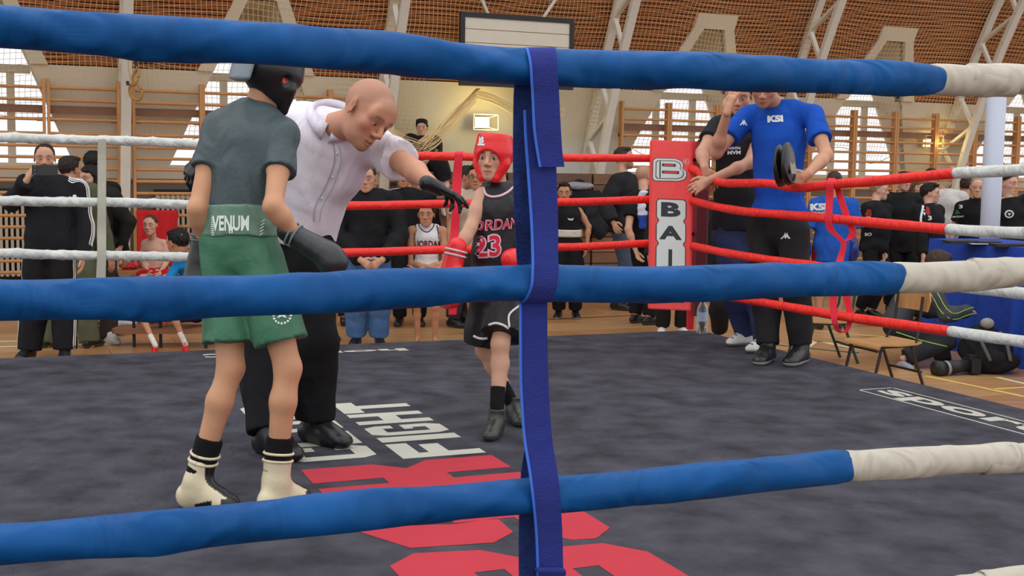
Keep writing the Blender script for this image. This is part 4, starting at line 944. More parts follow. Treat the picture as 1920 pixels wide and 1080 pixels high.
def shoe(name, an, toe, s, ground, col, sole, parent, mt=None, high=0., h=.006, stripe=None, label=None):
    an = np.array(an, float); fd = np.array(toe, float)-an; fd[2] = 0; fd = nrm(fd); sd = np.cross(fd, EZ); g = np.array([an[0], an[1], ground])
    P = [('el', g-fd*.035*s+EZ*.04*s, np.stack([sd, fd, EZ], 1), (.037*s, .048*s, .045*s)), ('el', g+fd*.065*s+EZ*.036*s, np.stack([sd, fd, EZ], 1), (.044*s, .09*s, .046*s)),
         ('el', g+fd*.135*s+EZ*.028*s, np.stack([sd, fd, EZ], 1), (.042*s, .055*s, .030*s)), ('rc', g+EZ*.05*s, .043*s, g+EZ*(.09+high)*s, .044*s, [(g+EZ*(.095+high)*s, EZ)]),
         ('rc', g+fd*.02*s+EZ*.075*s, .040*s, g+fd*.10*s+EZ*.045*s, .034*s)]
    lo, hi = bounds(P, .03); F = Field(lo, hi, h)
    for p in P: F.put(p, .02*s)
    F.cut(g+EZ*.002, -EZ); V, Q = F.mesh(); C = np.tile(np.array(col, float), (len(V), 1)); C[V[:, 2] < ground+.024*s] = sole
    if stripe is not None:
        rel = V-g; x = rel @ fd; lt = np.abs(((x*1.0+rel[:, 2]*.6)/(.022*s)) % 1-.5) < .17
        C[(np.abs(rel @ sd) < .018*s) & (x > .035*s) & (rel[:, 2] > .05*s) & lt] = stripe
    o = new(name, V, Q, mt or LEATH, parent, None, C, True)
    if label: o['label'] = label
    return o
NP = 0
def person(J, label, skin, head=None, clothes=(), hands=('o', 'o'), b=1., h=.013, group=None, ground=0., shoes=None, hh=.0055, hm=1., bodycol=None, socks=None, neck_r=None, glove_hands=None):
    """one figure: continuous body mesh with clothes, shoes and hair as children"""
    global NP; NP += 1; s = J['s']; head = head or {}
    P = torso_prims(J, b, 0.)
    for a in 'RL': P += arm_prims(J, a, b)+leg_prims(J, a, b)
    for a in 'RL': d = nrm(J['toe'+a]-J['an'+a]); P.append(('rc', J['an'+a], .032*s, J['an'+a]-EZ*.026*s+d*J.get('foot', .055)*s*np.array([1, 1, 0]), .016*s))
    nb = J['nk']-nrm(J['nk']-J['ch'])*.02*s
    V, Q = blob(P, h, .028*s); parts = [(V, Q, skin)]
    hk = {k: v for k, v in head.items() if k in ('hairc', 'buzz', 'beard', 'closed', 'lips', 'fat', 'open_mouth', 'female', 'lid')}
    parts += head_mesh(J['hd'], J['hM'], J['hs'], skin, nb, h=hh, neck_r=(neck_r or .054*b/ (J['hs']/s)**.5), **hk)
    for a, st in zip('RL', hands):
        if st is None: continue
        cu = {'o': .3, 'f': .95, 'c': .6}.get(st, .3) if isinstance(st, str) else st
        hp = hand_prims(J['wr'+a], J['hn'+a], J['pn'+a], 1 if a == 'R' else -1, cu, s*.97)
        HV, HQ = blob(hp, .0048 if h < .012 else .006, .008); parts.append((HV, HQ, skin if not glove_hands else glove_hands))
    V, Q, C = joinm(parts)
    if bodycol: C = bodycol(V, C)
    body = new('person', V, Q, SKIN, None, J['pos'], C, True); tag(body, label, 'person', group)
    objs = {'body': body}
    if head.get('hair'):
        hv = hair_mesh(J['hd'], J['hM'], J['hs'], head['hair'], head.get('hairc', (.02, .015, .01)), seed=NP); objs['hair'] = new('hair', hv[0], hv[1], HAIRM, body, None, hv[2], True)
    for c in clothes:
        k = c['k']; o = c.get('off', .018); P = []; cuts = []; lab = c.get('label'); mt = c.get('mat', CLOTH)
        up = nrm(J['nk']-J['ch'])
        if k in ('shirt', 'tank'):
            hem = J['pe']+(J['wa']-J['pe'])*(-c.get('hem', .5)*1.6); ax = nrm(J['pe']-J['wa'])
            T = torso_prims(J, b, o, clav=(k == 'shirt'), lo=True, bell=c.get('bell', 0.))
            if c.get('hem', .5) > .3: T.append(('lo', J['pe'], hem+ax*.05, J['hipR']-J['hipL'], .152*s*b+o, .110*s*b+o, .155*s*b+o+c.get('flare', 0), .112*s*b+o+c.get('flare', 0)))
            NC = (J['nk']+up*c.get('neck', .02)*s, up)
            T = [p+([(hem, ax), NC],) if p[0] == 'lo' else p+([NC],) for p in T]
            if k == 'tank':
                for a in 'RL':
                    q = J['nk']*.42+J['sh'+a]*.58; T.append(('rc', q, .034*s, J['ch']*.75+J['sh'+a]*.25, .07*s)); T.append(('rc', q, .034*s, q*.6+J['nk']*.4-up*.01, .03*s))
            P += T
            if k == 'shirt':
                for a in 'RL': P += arm_prims(J, a, b, o, c.get('sleeve', .55), flare=c.get('cuff', .0))
            if c.get('collar'): pass
        elif k == 'pants':
            wz = J['pe']+(J['wa']-J['pe'])*c.get('waist', .6); ax = nrm(J['wa']-J['pe'])
            P += [p+([(wz, ax)],) for p in torso_prims(J, b, o*.7, clav=False)[:2]]
            for a in 'RL': P += leg_prims(J, a, b, o, c.get('len', 1.98), c.get('flare', .0))
        V, Q = blob(P, c.get('h', h), c.get('kk', .03)*s, wr=(c.get('wa', .004), c.get('wf', 22), NP*7+len(objs)), cuts=cuts)
        C = np.tile(np.array(c['col'], float), (len(V), 1))
        if c.get('paint'): C = c['paint'](V, C)
        nm = c.get('name', {'shirt': 'shirt', 'tank': 'tank_top', 'pants': 'trousers'}[k]); ob = new(nm, V, Q, mt, body, None, C, True); objs[nm] = ob
        if lab: ob['label'] = lab
        if c.get('collar') is not None:
            cc = c['collar']; ring = MB(); rr = .062*s*b; n = 18; sd = nrm(J['shR']-J['shL']); fw = np.cross(up, sd); base = J['nk']+up*.006*s
            for wdt in [0]: ring.path([base+sd*rr*math.cos(2*math.pi*i/n)*1.08+fw*rr*math.sin(2*math.pi*i/n) for i in range(n+1)], .009*s, 6)
            q = ring.build('collar', CLOTH, ob, smooth=True, col=np.tile(cc, (len(ring.V), 1)))
    if shoes:
        for a in 'RL': shoe('shoe', J['an'+a], J['toe'+a], s*shoes.get('s', 1), ground if 'g'+a not in shoes else shoes['g'+a], shoes['col'], shoes.get('sole', shoes['col']), body, shoes.get('mat'), shoes.get('high', 0.), h=(.004 if ground > 0 else .006), stripe=shoes.get('stripe'))
    if socks is not None:
        for a in 'RL':
            an, kn = J['an'+a], J['kn'+a]; t = nrm(kn-an); e = an+t*socks[1]
            V, Q = blob([('rc', an-t*.02, .040*s, an+t*(socks[1]+.03), .043*s, [(e, t)])], .006); new('sock', V, Q, CLOTH, body, None, np.tile(socks[0], (len(V), 1)), True)
    if head.get('glasses'):
        M = J['hM']; g = MB(); q = lambda x, y, z: J['hd']+M @ np.array([x, y, z])*J['hs']
        for sx in (-1, 1):
            g.path([q(sx*.033+.021*math.cos(t), .103, .019*math.sin(t)-.002) for t in np.linspace(0, 2*math.pi, 17)], .0018, 5); g.path([q(sx*.054, .102, .002), q(sx*.08, .0, .006)], .0016, 5)
        g.path([q(-.012, .106, 0), q(.012, .106, 0)], .0016, 5); g.build('eyeglasses', mat('eyeglass_frame', rgb(35, 30, 28), .3), body)
    J['obj'] = body; return objs
def limb_stripes(name, pts, side, r, parent, n=2, w=.008, gap=.018, col=PRINTW):
    bv_ = bvh_of([parent])
    """sewn stripes along a sleeve or trouser leg"""
    for i in range(n):
        mb = MB(); P = catmull(pts, 6); k = len(P); V = []
        for j, p in enumerate(P):
            t = nrm(P[min(j+1, k-1)]-P[max(j-1, 0)]); o = nrm(np.asarray(side)-t*np.dot(side, t)); b = np.cross(t, o); rr = r[0]+(r[1]-r[0])*j/(k-1)
            c = (i-(n-1)/2)*gap; q = p+o*math.sqrt(max(rr*rr-c*c, 0))+b*c; ht = bv_.ray_cast(Vector(p+b*c+o*.3), Vector(-o), .3); q = np.array(ht[0])+o*.001 if ht[0] is not None else q; V += [q-b*w/2+o*.0, q+b*w/2, q+b*w/2+o*.003, q-b*w/2+o*.003]
        F = []
        for j in range(k-1): F += [[j*4+a, j*4+(a+1) % 4, (j+1)*4+(a+1) % 4, (j+1)*4+a] for a in range(4)]
        mb.add(V, F); mb.build(name, col, parent)
# ------------------------------------------------------------------ figures in the ring and the two coaches
BLK = c3(24, 24, 27); DK = c3(34, 34, 38); WHT = c3(225, 222, 225)
TOC = -CF
def boxing_glove(wr, d, pn, side, s, col, cuff, parent, wrap=None, h=.006, tilt=0.):
    d = nrm(d); pn = nrm(np.asarray(pn)-d*np.dot(pn, d)); l = np.cross(d, pn)*side; M = np.stack([l, d, pn], 1)
    P = [('lo', wr-d*.045*s, wr+d*.05*s, l, .040*s, .038*s, .046*s, .042*s), ('el', wr+d*.115*s, M, (.058*s, .080*s, .050*s)), ('el', wr+d*.150*s+pn*.022*s, M, (.056*s, .045*s, .045*s)),
         ('rc', wr+d*.06*s+l*.045*s+pn*.01*s, .024*s, wr+d*.125*s+l*.052*s+pn*.035*s, .023*s)]
    V, Q = blob(P, h, .022*s); C = np.tile(np.array(col, float), (len(V), 1)); t = (V-wr) @ d
    C[t < -.0*s] = cuff
    g = new('boxing_glove', V, Q, LEATH, parent, None, C, True)
    for z in (-.030, -.012):
        q = MB(); n = 18; q.path([wr+d*z*s+l*math.cos(a)*.044*s+pn*math.sin(a)*.0415*s for a in np.linspace(0, 2*math.pi, n+1)], .0042*s, 6)
        q.build('cuff_band', LEATH, g, smooth=True, col=np.tile(np.array(wrap if wrap is not None else cuff)*1.0, (len(q.V), 1)))
    return g
def thin_glove(J, a, side, parent, curl, col=BLK, s=1., spread=1.8, curls=None, thumb=1.):
    P = hand_prims(J['wr'+a], J['hn'+a], J['pn'+a], side, curl, s*1.07, spread, thumb, curls); d = nrm(J['hn'+a]); P.append(('rc', J['wr'+a]-d*.035, .033*s, J['wr'+a]+d*.02, .031*s))
    V, Q = blob(P, .0045, .007); return new('glove', V, Q, LEATH, parent, None, np.tile(col, (len(V), 1)), True)
def headgear(J, col, parent, back=None, ear=None, opening=(.050, .06, .062), h=.005, crown=None):
    c, M, s = J['hd'], J['hM'], J['hs']; L = lambda *a: np.array(a, float)
    P = [('el', L(0, -.014, .028), I3, (.100, .120, .100)), ('el', L(0, .01, -.030), I3, (.088, .085, .078)), ('lo', L(0, -.012, .028), L(0, -.012, .082), L(1, 0, 0), .100, .124, .092, .114),
         ('rc', L(-.066, .030, -.03), .034, L(-.035, .052, -.100), .026), ('rc', L(.066, .030, -.03), .034, L(.035, .052, -.100), .026), ('rc', L(-.035, .055, -.105), .016, L(.035, .055, -.105), .016)]
    lo, hi = bounds(P, .03); F = Field(lo, hi, h)
    for p in P: F.put(p, .015)
    F.cut(L(0, 0, .118), nrm(L(0, -.1, 1)))
    F.put(('el', L(0, .115, -.026), I3, (.063, .085, .062)), .010, -1)
    F.put(('el', L(0, -.01, .13), I3, (.055, .07, .035)), .012, -1)
    F.put(('el', L(0, -.03, -.125), I3, (.062, .085, .06)), .014, -1)
    for sx in (-1, 1):
        if ear is not None: F.put(('el', L(sx*.100, -.002, -.006), I3, (.018, .017, .020)), .006, -1)
    V, Q = F.mesh(); C = np.tile(np.array(col, float), (len(V), 1))
    if ear is not None:
        e = ((V[:, 1]+.002)**2+(V[:, 2]+.006)**2 < .0115**2) & (np.abs(V[:, 0]) > .06); C[e] = ear
    o = new('headgear', V*s @ M.T+c, Q, LEATH, parent, None, C, True)
    if back is not None:
        P = [('lo', L(0, -.136, -.045), L(0, -.140, .07), L(1, 0, 0), .072, .018, .076, .018)]; V, Q = blob(P, .004, .01)
        new('back_pad', V*s @ M.T+c, Q, LEATH, o, None, np.tile(np.array(back), (len(V), 1)), True)
    return o
# ---- boxer in green shorts, back to the camera
Hb = 1.55
J = human(Hb, onz(450, 948, CH), (.12, .99), over=dict(
    hd=W(512, 147, 4.24), nk=W(478, 207, 4.24), ch=W(468, 275, 4.22), wa=W(447, 385, 4.2), pe=W(447, 455, 4.2),
    shL=W(408, 240, 4.24), shR=W(532, 252, 4.16), elL=W(370, 392, 4.12), wrL=W(380, 456, 4.2), elR=W(512, 388, 4.02), wrR=W(560, 446, 4.08),
    hipL=W(420, 492, 4.22), hipR=W(488, 492, 4.18), knL=W(433, 690, 4.2), knR=W(540, 690, 4.16), anL=W(368, 908, 4.19), anR=W(516, 908, 4.17),
    toeL=W(440, 940, 4.16), toeR=W(575, 925, 4.3), hnL=-CU*.9+CR*-.1+CF*.1, hnR=nrm(CR*.85-CU*.5-CF*.05), pnL=CR, pnR=-CU*.6-CR*.3),
    head_dir=CR*.66+np.array([0, 1, 0])*.66-EZ*.30, head_up=EZ+CR*.12)
J['hs'] = .93; J['foot'] = .05; skb = c3(198, 146, 112)
def pshort(V, C): return C
PB = person(J, 'boy boxer seen from behind in black headgear, dark T-shirt and green shorts', skb, dict(hair='short', hairc=c3(50, 38, 30)), hands=(None, None), b=.92, h=.009, ground=CH,
    clothes=[dict(k='shirt', col=c3(66, 80, 84), off=.017, sleeve=.50, hem=-.50, wa=.008, wf=20, h=.0075, cuff=.005, neck=.022, mat=SHINY, name='t_shirt'),
             dict(k='pants', col=c3(64, 116, 88), off=.018, len=.76, flare=.026, waist=.75, wa=.007, wf=24, h=.0075, mat=SHINY, name='shorts')])
bd = PB['body']; up = nrm(J['wa']-J['pe']); sd = J['hipR']-J['hipL']; b0 = J['pe']+up*.018; b1 = J['wa']-up*.004
V, Q = blob([('lo', b0-up*.05, b1+up*.05, sd, .150, .114, .140, .112, [(b1, up), (b0, -up)])], .006, .01, wr=(.0015, 30, 3)); wb = new('waistband', V, Q, SHINY, bd, None, np.tile(c3(104, 136, 118), (len(V), 1)), True)
bv = bvh_of([wb]); M_sil = mat('silver_print', rgb(225, 235, 228), .6)
pc_ = W(433, 419, 4.1); decal('printed_lettering', text_mesh('VENUM', .03), pc_, CR*.128, CU*.052, bv, M_sil, wb); decal('printed_lettering', poly2([[(-.3, .5), (-.1, .5), (-.05, -.5), (-.15, -.5)], [(.1, .5), (.3, .5), (.15, -.5), (.05, -.5)]], .3), W(435, 434, 4.1), CR*.03, CU*.03, bv, M_sil, wb)
decal('printed_chevrons', poly2([[(-.5+.1*k, -.5+k*.19), (.3+.1*k, -.36+k*.19), (.3+.1*k, -.30+k*.19), (-.5+.1*k, -.44+k*.19)] for k in range(5)], .3), W(488, 425, 4.08), CR*.014, CU*.06, bv, M_sil, wb)
decal('printed_chevrons', poly2([[(-.5, -.5+k*.12), (.5, -.5+k*.12), (.5, -.44+k*.12), (-.5, -.44+k*.12)] for k in range(9)], .3), W(399, 425, 4.1), CR*.012, CU*.06, bv, M_sil, wb)
bv = bvh_of([PB['shorts']]); decal('printed_emblem', poly2([[(.5*math.cos(t-.12), .5*math.sin(t-.12)), (.5*math.cos(t+.12), .5*math.sin(t+.12)), (.38*math.cos(t+.12), .38*math.sin(t+.12)), (.38*math.cos(t-.12), .38*math.sin(t-.12))] for t in np.linspace(0, 6.28, 17)[:-1]]+[[(-.25, -.15), (-.05, .25), (0, 0), (.05, .25), (.25, -.15), (0, -.05)]], .3), W(525, 592, 4.05), CR*.06, CU*.06, bv, M_sil, PB['shorts'])
boxing_glove(J['wrR'], J['hnR'], J['pnR'], 1, .96, c3(38, 42, 44), c3(26, 28, 30), bd, c3(120, 128, 134)); boxing_glove(J['wrL'], J['hnL'], CR*.3-CF, -1, .94, c3(30, 31, 34), c3(26, 28, 30), bd, c3(90, 96, 100))
headgear(J, c3(30, 30, 33), bd, back=c3(118, 128, 138), ear=c3(190, 30, 35))
for a in 'LR':
    an, kn, toe = J['an'+a], J['kn'+a], J['toe'+a]; t = nrm(kn-an); e = an+t*.165
    V, Q = blob([('rc', an+t*.02, .046, an+t*.20, .0475, [(e, t)])], .006); new('sock', V, Q, CLOTH, bd, None, np.tile(c3(18, 18, 20), (len(V), 1)), True)
    g = np.array([an[0], an[1], CH]); fd = toe-an; fd[2] = 0; fd = nrm(fd); s2 = np.cross(fd, EZ)
    P = [('el', g-fd*.03+EZ*.042, np.stack([s2, fd, EZ], 1), (.036, .045, .046)), ('el', g+fd*.055+EZ*.036, np.stack([s2, fd, EZ], 1), (.040, .085, .044)), ('rc', an+EZ*.01, .043, g+fd*.075+EZ*.05, .032), ('el', g+fd*.115+EZ*.026, np.stack([s2, fd, EZ], 1), (.038, .045, .027)),
         ('rc', g+EZ*.06, .043, an+t*.075, .048, [(an+t*.085, t)])]
    lo, hi = bounds(P, .03); Fd = Field(lo, hi, .004)
    for p in P: Fd.put(p, .02)
    Fd.cut(g+EZ*.002, -EZ); V, Q = Fd.mesh(); C = np.tile(c3(218, 204, 172), (len(V), 1)); rel = V-g; x = rel @ fd; z = rel[:, 2]
    C[(x > .035+.25*(.10-z)) & (np.abs(rel @ s2) < .024+.0*z) & (z > .045)] = c3(22, 22, 24); C[(x > .11) & (z < .05) & (z > .012)] = c3(26, 26, 28); C[(np.abs(x-.045) < .035) & (z < .03+.3*(x-.03)) & (z > .012)] = c3(28, 27, 28)
    bt = new('boxing_boot', V, Q, LEATH, bd, None, C, True)
    for hh2 in (.083, .108):
        q = MB(); n = 16; c_ = an+t*hh2; q.path([c_+s2*.0495*math.cos(a2)+np.cross(s2, t)*.0495*math.sin(a2) for a2 in np.linspace(0, 6.283, n+1)], .005, 6); q.build('boot_strap', CLOTH, bt, smooth=True, col=np.tile(c3(222, 208, 176), (len(q.V), 1)))
    q = MB()
    for k_ in range(5): zz_ = .10-.017*k_; q.path([g+fd*(.043+.016*k_)+EZ*zz_+s2*(-.018), g+fd*(.052+.016*k_)+EZ*(zz_+.002), g+fd*(.043+.016*k_)+EZ*zz_+s2*.018], .0022, 5)
    q.build('lace', CLOTH, bt, col=np.tile(c3(225, 215, 190), (len(q.V), 1)))
# ---- referee
J = human(1.80, onz(560, 842, CH), (.6, -.8), over=dict(
    hd=W(688, 212, 4.80), nk=W(624, 236, 4.98), ch=W(602, 300, 5.08), wa=W(566, 385, 5.15), pe=W(548, 440, 5.2), shL=W(704, 274, 5.06), shR=W(562, 222, 5.12),
    elL=W(766, 312, 4.82), wrL=W(814, 350, 4.56), elR=W(455, 262, 4.86), wrR=W(384, 288, 4.50), hipR=W(515, 462, 5.26), hipL=W(578, 462, 5.14),
    knR=W(492, 640, 5.14), knL=W(592, 640, 5.12), anR=W(503, 822, 4.99), anL=W(590, 792, 5.22), toeR=W(575, 852, 4.83), toeL=W(668, 814, 5.08),
    hnL=nrm(CR*.72-CU*.30-TOC*.6), pnL=nrm(-CU*.85-CR*.35+TOC*.2), hnR=nrm(-CR*.55-CU*.65), pnR=nrm(CR*.5-CU*.3-TOC*.6)),
    head_dir=CR*.62-CU*.60+TOC*.50, head_up=CR*.60+CU*.78+TOC*.14)
J['hs'] = 1.12; skr = c3(198, 142, 114)
PR = person(J, 'bald referee in a white short-sleeved shirt bending forward between the two boys', skr, dict(hairc=c3(120, 98, 84), buzz=.35, beard=.22, lid=-.001), hands=(None, None), b=1.06, h=.009, ground=CH, hh=.0042,
    clothes=[dict(k='shirt', col=c3(226, 220, 230), off=.026, sleeve=.74, hem=-.1, wa=.011, wf=15, h=.0075, cuff=.030, neck=.030, bell=.01, kk=.05, name='shirt'),
             dict(k='pants', col=c3(22, 22, 25), off=.022, len=1.93, flare=.022, waist=.7, wa=.007, wf=20, h=.009)], shoes=dict(col=c3(26, 26, 30), sole=c3(34, 34, 38), high=.04, s=1.08), neck_r=.060)
bd = PR['body']; thin_glove(J, 'L', -1, bd, .35, s=.92, spread=2.2, curls=[.25, .45, .6, .7]); thin_glove(J, 'R', 1, bd, .6)
# collar, placket and buttons
up = nrm(J['nk']-J['ch']); rgt = nrm(J['shR']-J['shL']); fr = nrm(np.cross(up, rgt))
fr = TOC*.90+CR*.10; fr = nrm(fr-up*np.dot(fr, up)); rgt = nrm(np.cross(fr, up))
nk = J['nk']+up*.012; SH = PR['shirt']
cl = MB()
def cpt(t, r, z): return nk+rgt*r*1.42*math.cos(t)*1.05+fr*r*1.42*math.sin(t)+up*(z+.022)
n = 22; V = []; 
for i in range(n+1):
    t = math.pi/2+.12+(2*math.pi-.24)*i/n; k_ = abs(i-n/2)/(n/2); V += [cpt(t, .060, .004), cpt(t, .066, .036-.012*k_), cpt(t, .083, .006-.022*k_**3), cpt(t, .078+.006*k_**4, -.010-.038*k_**5)]
F = [[i*4+a, i*4+a+1, i*4+5+a, i*4+4+a] for i in range(n) for a in range(3)]; cl.add(V, F); co2 = cl.build('collar', CLOTH, SH, smooth=True, col=np.tile(c3(228, 224, 236), (len(V), 1)))
sm = co2.modifiers.new('thickness', 'SOLIDIFY'); sm.thickness = .003
# ---- boy in red headgear
J = human(1.38, onz(940, 800, CH), (-.30, -.95), over=dict(
    hd=W(925, 296, 5.5), nk=W(934, 346, 5.56), ch=W(938, 398, 5.56), wa=W(931, 475, 5.56), pe=W(934, 530, 5.58), shR=W(904, 368, 5.52), shL=W(978, 362, 5.62),
    elR=W(882, 428, 5.46), wrR=W(852, 484, 5.40), elL=W(1000, 432, 5.58), wrL=W(996, 488, 5.40), hipR=W(920, 545, 5.57), hipL=W(956, 545, 5.6),
    knR=W(908, 655, 5.66), knL=W(938, 645, 5.46), anR=W(963, 762, 5.72), anL=W(931, 779, 5.42), toeR=W(985, 780, 5.55), toeL=W(912, 800, 5.24),
    hnR=nrm(-CR*.22-CU*.95), pnR=nrm(CR*.8-TOC*.4), hnL=nrm(-CR*.62+CU*.05+TOC*.75), pnL=nrm(-CU*.5-TOC*.8)), head_dir=np.array([-.28, -.95, .0]), head_up=EZ+CR*.03)
J['hs'] = .88; skk = c3(206, 160, 134)
def pj(V, C):
    return C
PK = person(J, 'boy boxer in red headgear, red gloves and black basketball vest numbered 23', skk, dict(hair='short', hairc=c3(45, 32, 26), open_mouth=False), hands=(None, None), b=.93, h=.009, ground=CH, hh=.0045,
    clothes=[dict(k='tank', col=c3(30, 27, 32), off=.018, hem=.12, wa=.003, wf=28, h=.007, mat=SHINY, name='vest'),
             dict(k='pants', col=c3(28, 25, 28), off=.026, len=.86, flare=.032, waist=.5, wa=.006, wf=26, h=.007, mat=SHINY, name='shorts')],
    shoes=dict(col=c3(46, 50, 46), sole=c3(70, 74, 66), s=1.05, high=.05), socks=(c3(24, 24, 26), .13))
bd = PK['body']; RED = c3(232, 32, 38)
hg = headgear(J, RED, bd)
M = J['hM']; bv = bvh_of([hg]); fdir = M @ np.array([-.18, 1, .0]); rt = np.cross(nrm(fdir), EZ); 
decal('printed_lettering', text_mesh('B', .06), J['hd']+M @ np.array([.038, .07, .090])*.86, -M[:, 0]*.030, M[:, 2]*.030, bv, PRINTW, hg)
decal('printed_bar', poly2([[(-.5, -.5), (.5, -.5), (.5, .5), (-.5, .5)]], .3), J['hd']+M @ np.array([.038, .07, .066])*.86, -M[:, 0]*.040, M[:, 2]*.009, bv, PRINTW, hg)
boxing_glove(J['wrR'], J['hnR'], J['pnR'], 1, 1.14, RED, RED, bd, c3(215, 205, 205)); boxing_glove(J['wrL'], J['hnL'], J['pnL'], -1, .86, RED, RED, bd, c3(225, 40, 44))
VS = PK['vest']; bv = bvh_of([VS]); M_pink = mat('pale_pink_trim', rgb(232, 190, 204), .7); M_crim = mat('crimson_print', rgb(205, 28, 62), .7)
fx = nrm(J['shL']-J['shR']); fz_ = nrm(J['nk']-J['pe']); fo = nrm(np.cross(fx, fz_))
pm = W(943, 424, 5.4); decal('printed_lettering', text_mesh('JORDAN', .035), pm, fx*.205, fz_*.064, bv, M_pink, VS, .0025, -.012); decal('printed_lettering', text_mesh('JORDAN', -.0), pm, fx*.195, fz_*.054, bv, M_crim, VS, .0045, -.012)
pm = W(927, 462, 5.4); decal('printed_number', text_mesh('23', .07), pm, fx*.118, fz_*.108, bv, M_pink, VS, .0025); decal('printed_number', text_mesh('23', .02), pm, fx*.105, fz_*.094, bv, M_crim, VS, .0045)
def trim_path(name, pts, r, m_, parent, bvh=None):
    q = MB(); q.path(catmull(pts, 6), r, 6); return q.build(name, m_, parent, smooth=True)
def cast(px, py, bvh, off=.003):
    D = nrm(ray(px, py)); h_ = bvh.ray_cast(Vector(CAM), Vector(D), 60); return None if h_[0] is None else np.array(h_[0])-D*off
def cast_path(name, px, r, m_, bvh, parent):
    P = [cast(x, y, bvh) for x, y in catmull([np.array(p, float) for p in px], 8)]; P = [p for p in P if p is not None]
    # keep the run that stays together
    R = [P[0]] if P else []
    for p in P[1:]:
        if np.linalg.norm(p-R[-1]) < .12: R.append(p)
    if len(R) > 3: q = MB(); q.path(R, r, 6); return q.build(name, m_, parent, smooth=True)
bsh = bvh_of([SH]); M_seam_shade = mat('shirt_seam_shade', rgb(176, 168, 182), .8)  # seam tubes painted in the shirt's shadow tone
cast_path('placket_seam', [(622, 262), (627, 285), (625, 310), (612, 345), (598, 372), (590, 392), (588, 415)], .0022, M_seam_shade, bsh, SH)
cast_path('placket_seam', [(634, 272), (639, 290), (637, 314), (624, 350), (610, 377), (602, 396), (600, 416)], .0012, M_seam_shade, bsh, SH)
for px_, py_ in ((632, 288), (624, 332), (604, 372)):
    p_ = cast(px_, py_, bsh, .002)
    if p_ is not None: V, F = uvs(p_, .005, 8, 6); new('shirt_button', V, [list(dict.fromkeys(f)) for f in F.tolist()], PRINTW, SH, smooth=True)
SO = PK['shorts']; bs_ = bvh_of([SO])
cast_path('vest_trim', [(907, 352), (911, 364), (922, 369), (938, 367), (952, 360), (962, 351)], .006, M_pink, bv, VS)
cast_path('vest_trim', [(893, 360), (893, 372), (896, 384), (899, 392)], .006, M_pink, bv, VS)
cast_path('shorts_trim', [(888, 630), (897, 634), (906, 635), (914, 634)], .006, PRINTW, bs_, SO); cast_path('shorts_trim', [(917, 609), (930, 606), (944, 610), (953, 616)], .006, PRINTW, bs_, SO); cast_path('shorts_trim', [(955, 614), (955, 590), (975, 572)], .005, PRINTW, bs_, SO)
# ---- coach in the blue T-shirt
dC = 7.5
J = human(1.86, onz(1470, 678, CH), (-.35, -.93), over=dict(
    hd=W(1434, 160, 7.5), nk=W(1456, 194, 7.66), ch=W(1460, 262, 7.66), wa=W(1459, 350, 7.68), pe=W(1458, 412, 7.70), shR=W(1402, 216, 7.76), shL=W(1524, 214, 7.56),
    elR=W(1343, 286, 7.62), wrR=W(1364, 208, 7.42), elL=W(1549, 292, 7.36), wrL=W(1513, 328, 7.12), hipR=W(1432, 435, 7.78), hipL=W(1488, 435, 7.62),
    knR=W(1436, 545, 7.72), knL=W(1492, 545, 7.6), anR=W(1440, 655, 7.66), anL=W(1502, 656, 7.62), toeR=W(1405, 678, 7.36), toeL=W(1462, 683, 7.38),
    hnR=nrm(CU*.95+CR*.28), pnR=nrm(CR*.8-TOC*.5), hnL=nrm(-CR*.88-CU*.42+TOC*.05), pnL=nrm(TOC*.1-CU*.2-CR*.3-TOC*.7)), head_dir=np.array([-.28, -.84, -.42]), head_up=EZ*1.0+np.array([-.05, -.3, 0]))
J['hs'] = 1.05; skc = c3(196, 144, 116); RB = c3(24, 78, 178)
PC = person(J, 'coach in a bright blue T-shirt and black track pants leaning on the right-hand rope', skc, dict(hair='short', hairc=c3(52, 40, 34), beard=.15, open_mouth=True), hands=('o', 'f'), b=.95, h=.011, ground=CH,
    clothes=[dict(k='shirt', col=RB, off=.024, sleeve=.62, hem=-.17, wa=.009, wf=16, h=.0095, cuff=.022, flare=.0, neck=.012, name='t_shirt'),
             dict(k='pants', col=c3(36, 36, 38), off=.018, len=1.92, flare=.016, waist=.12, wa=.007, wf=18, h=.011)], shoes=dict(col=c3(28, 28, 30), sole=c3(190, 188, 182), s=1.05, high=.03, stripe=None))
bv = bvh_of([PC['t_shirt']]); decal('printed_lettering', text_mesh('KSI', .06), W(1478, 207, 7.2), (CR-EZ*.02)*.088, CU*.044, bv, PRINTW, PC['t_shirt'])
lg = [[(-.5, -.5), (-.15, .05), (-.05, .5), (.05, .1), (.15, .5), (.25, .05), (.5, -.5), (.3, -.5), (.15, -.2), (.0, -.5), (-.15, -.2), (-.3, -.5)]]
decal('printed_emblem', poly2(lg, .3), W(1421, 210, 7.2), CR*.055, CU*.04, bv, PRINTW, PC['t_shirt']); bv = bvh_of([PC['trousers']]); decal('printed_emblem', poly2(lg, .3), W(1497, 437, 7.2), CR*.055, CU*.04, bv, PRINTW, PC['trousers'])
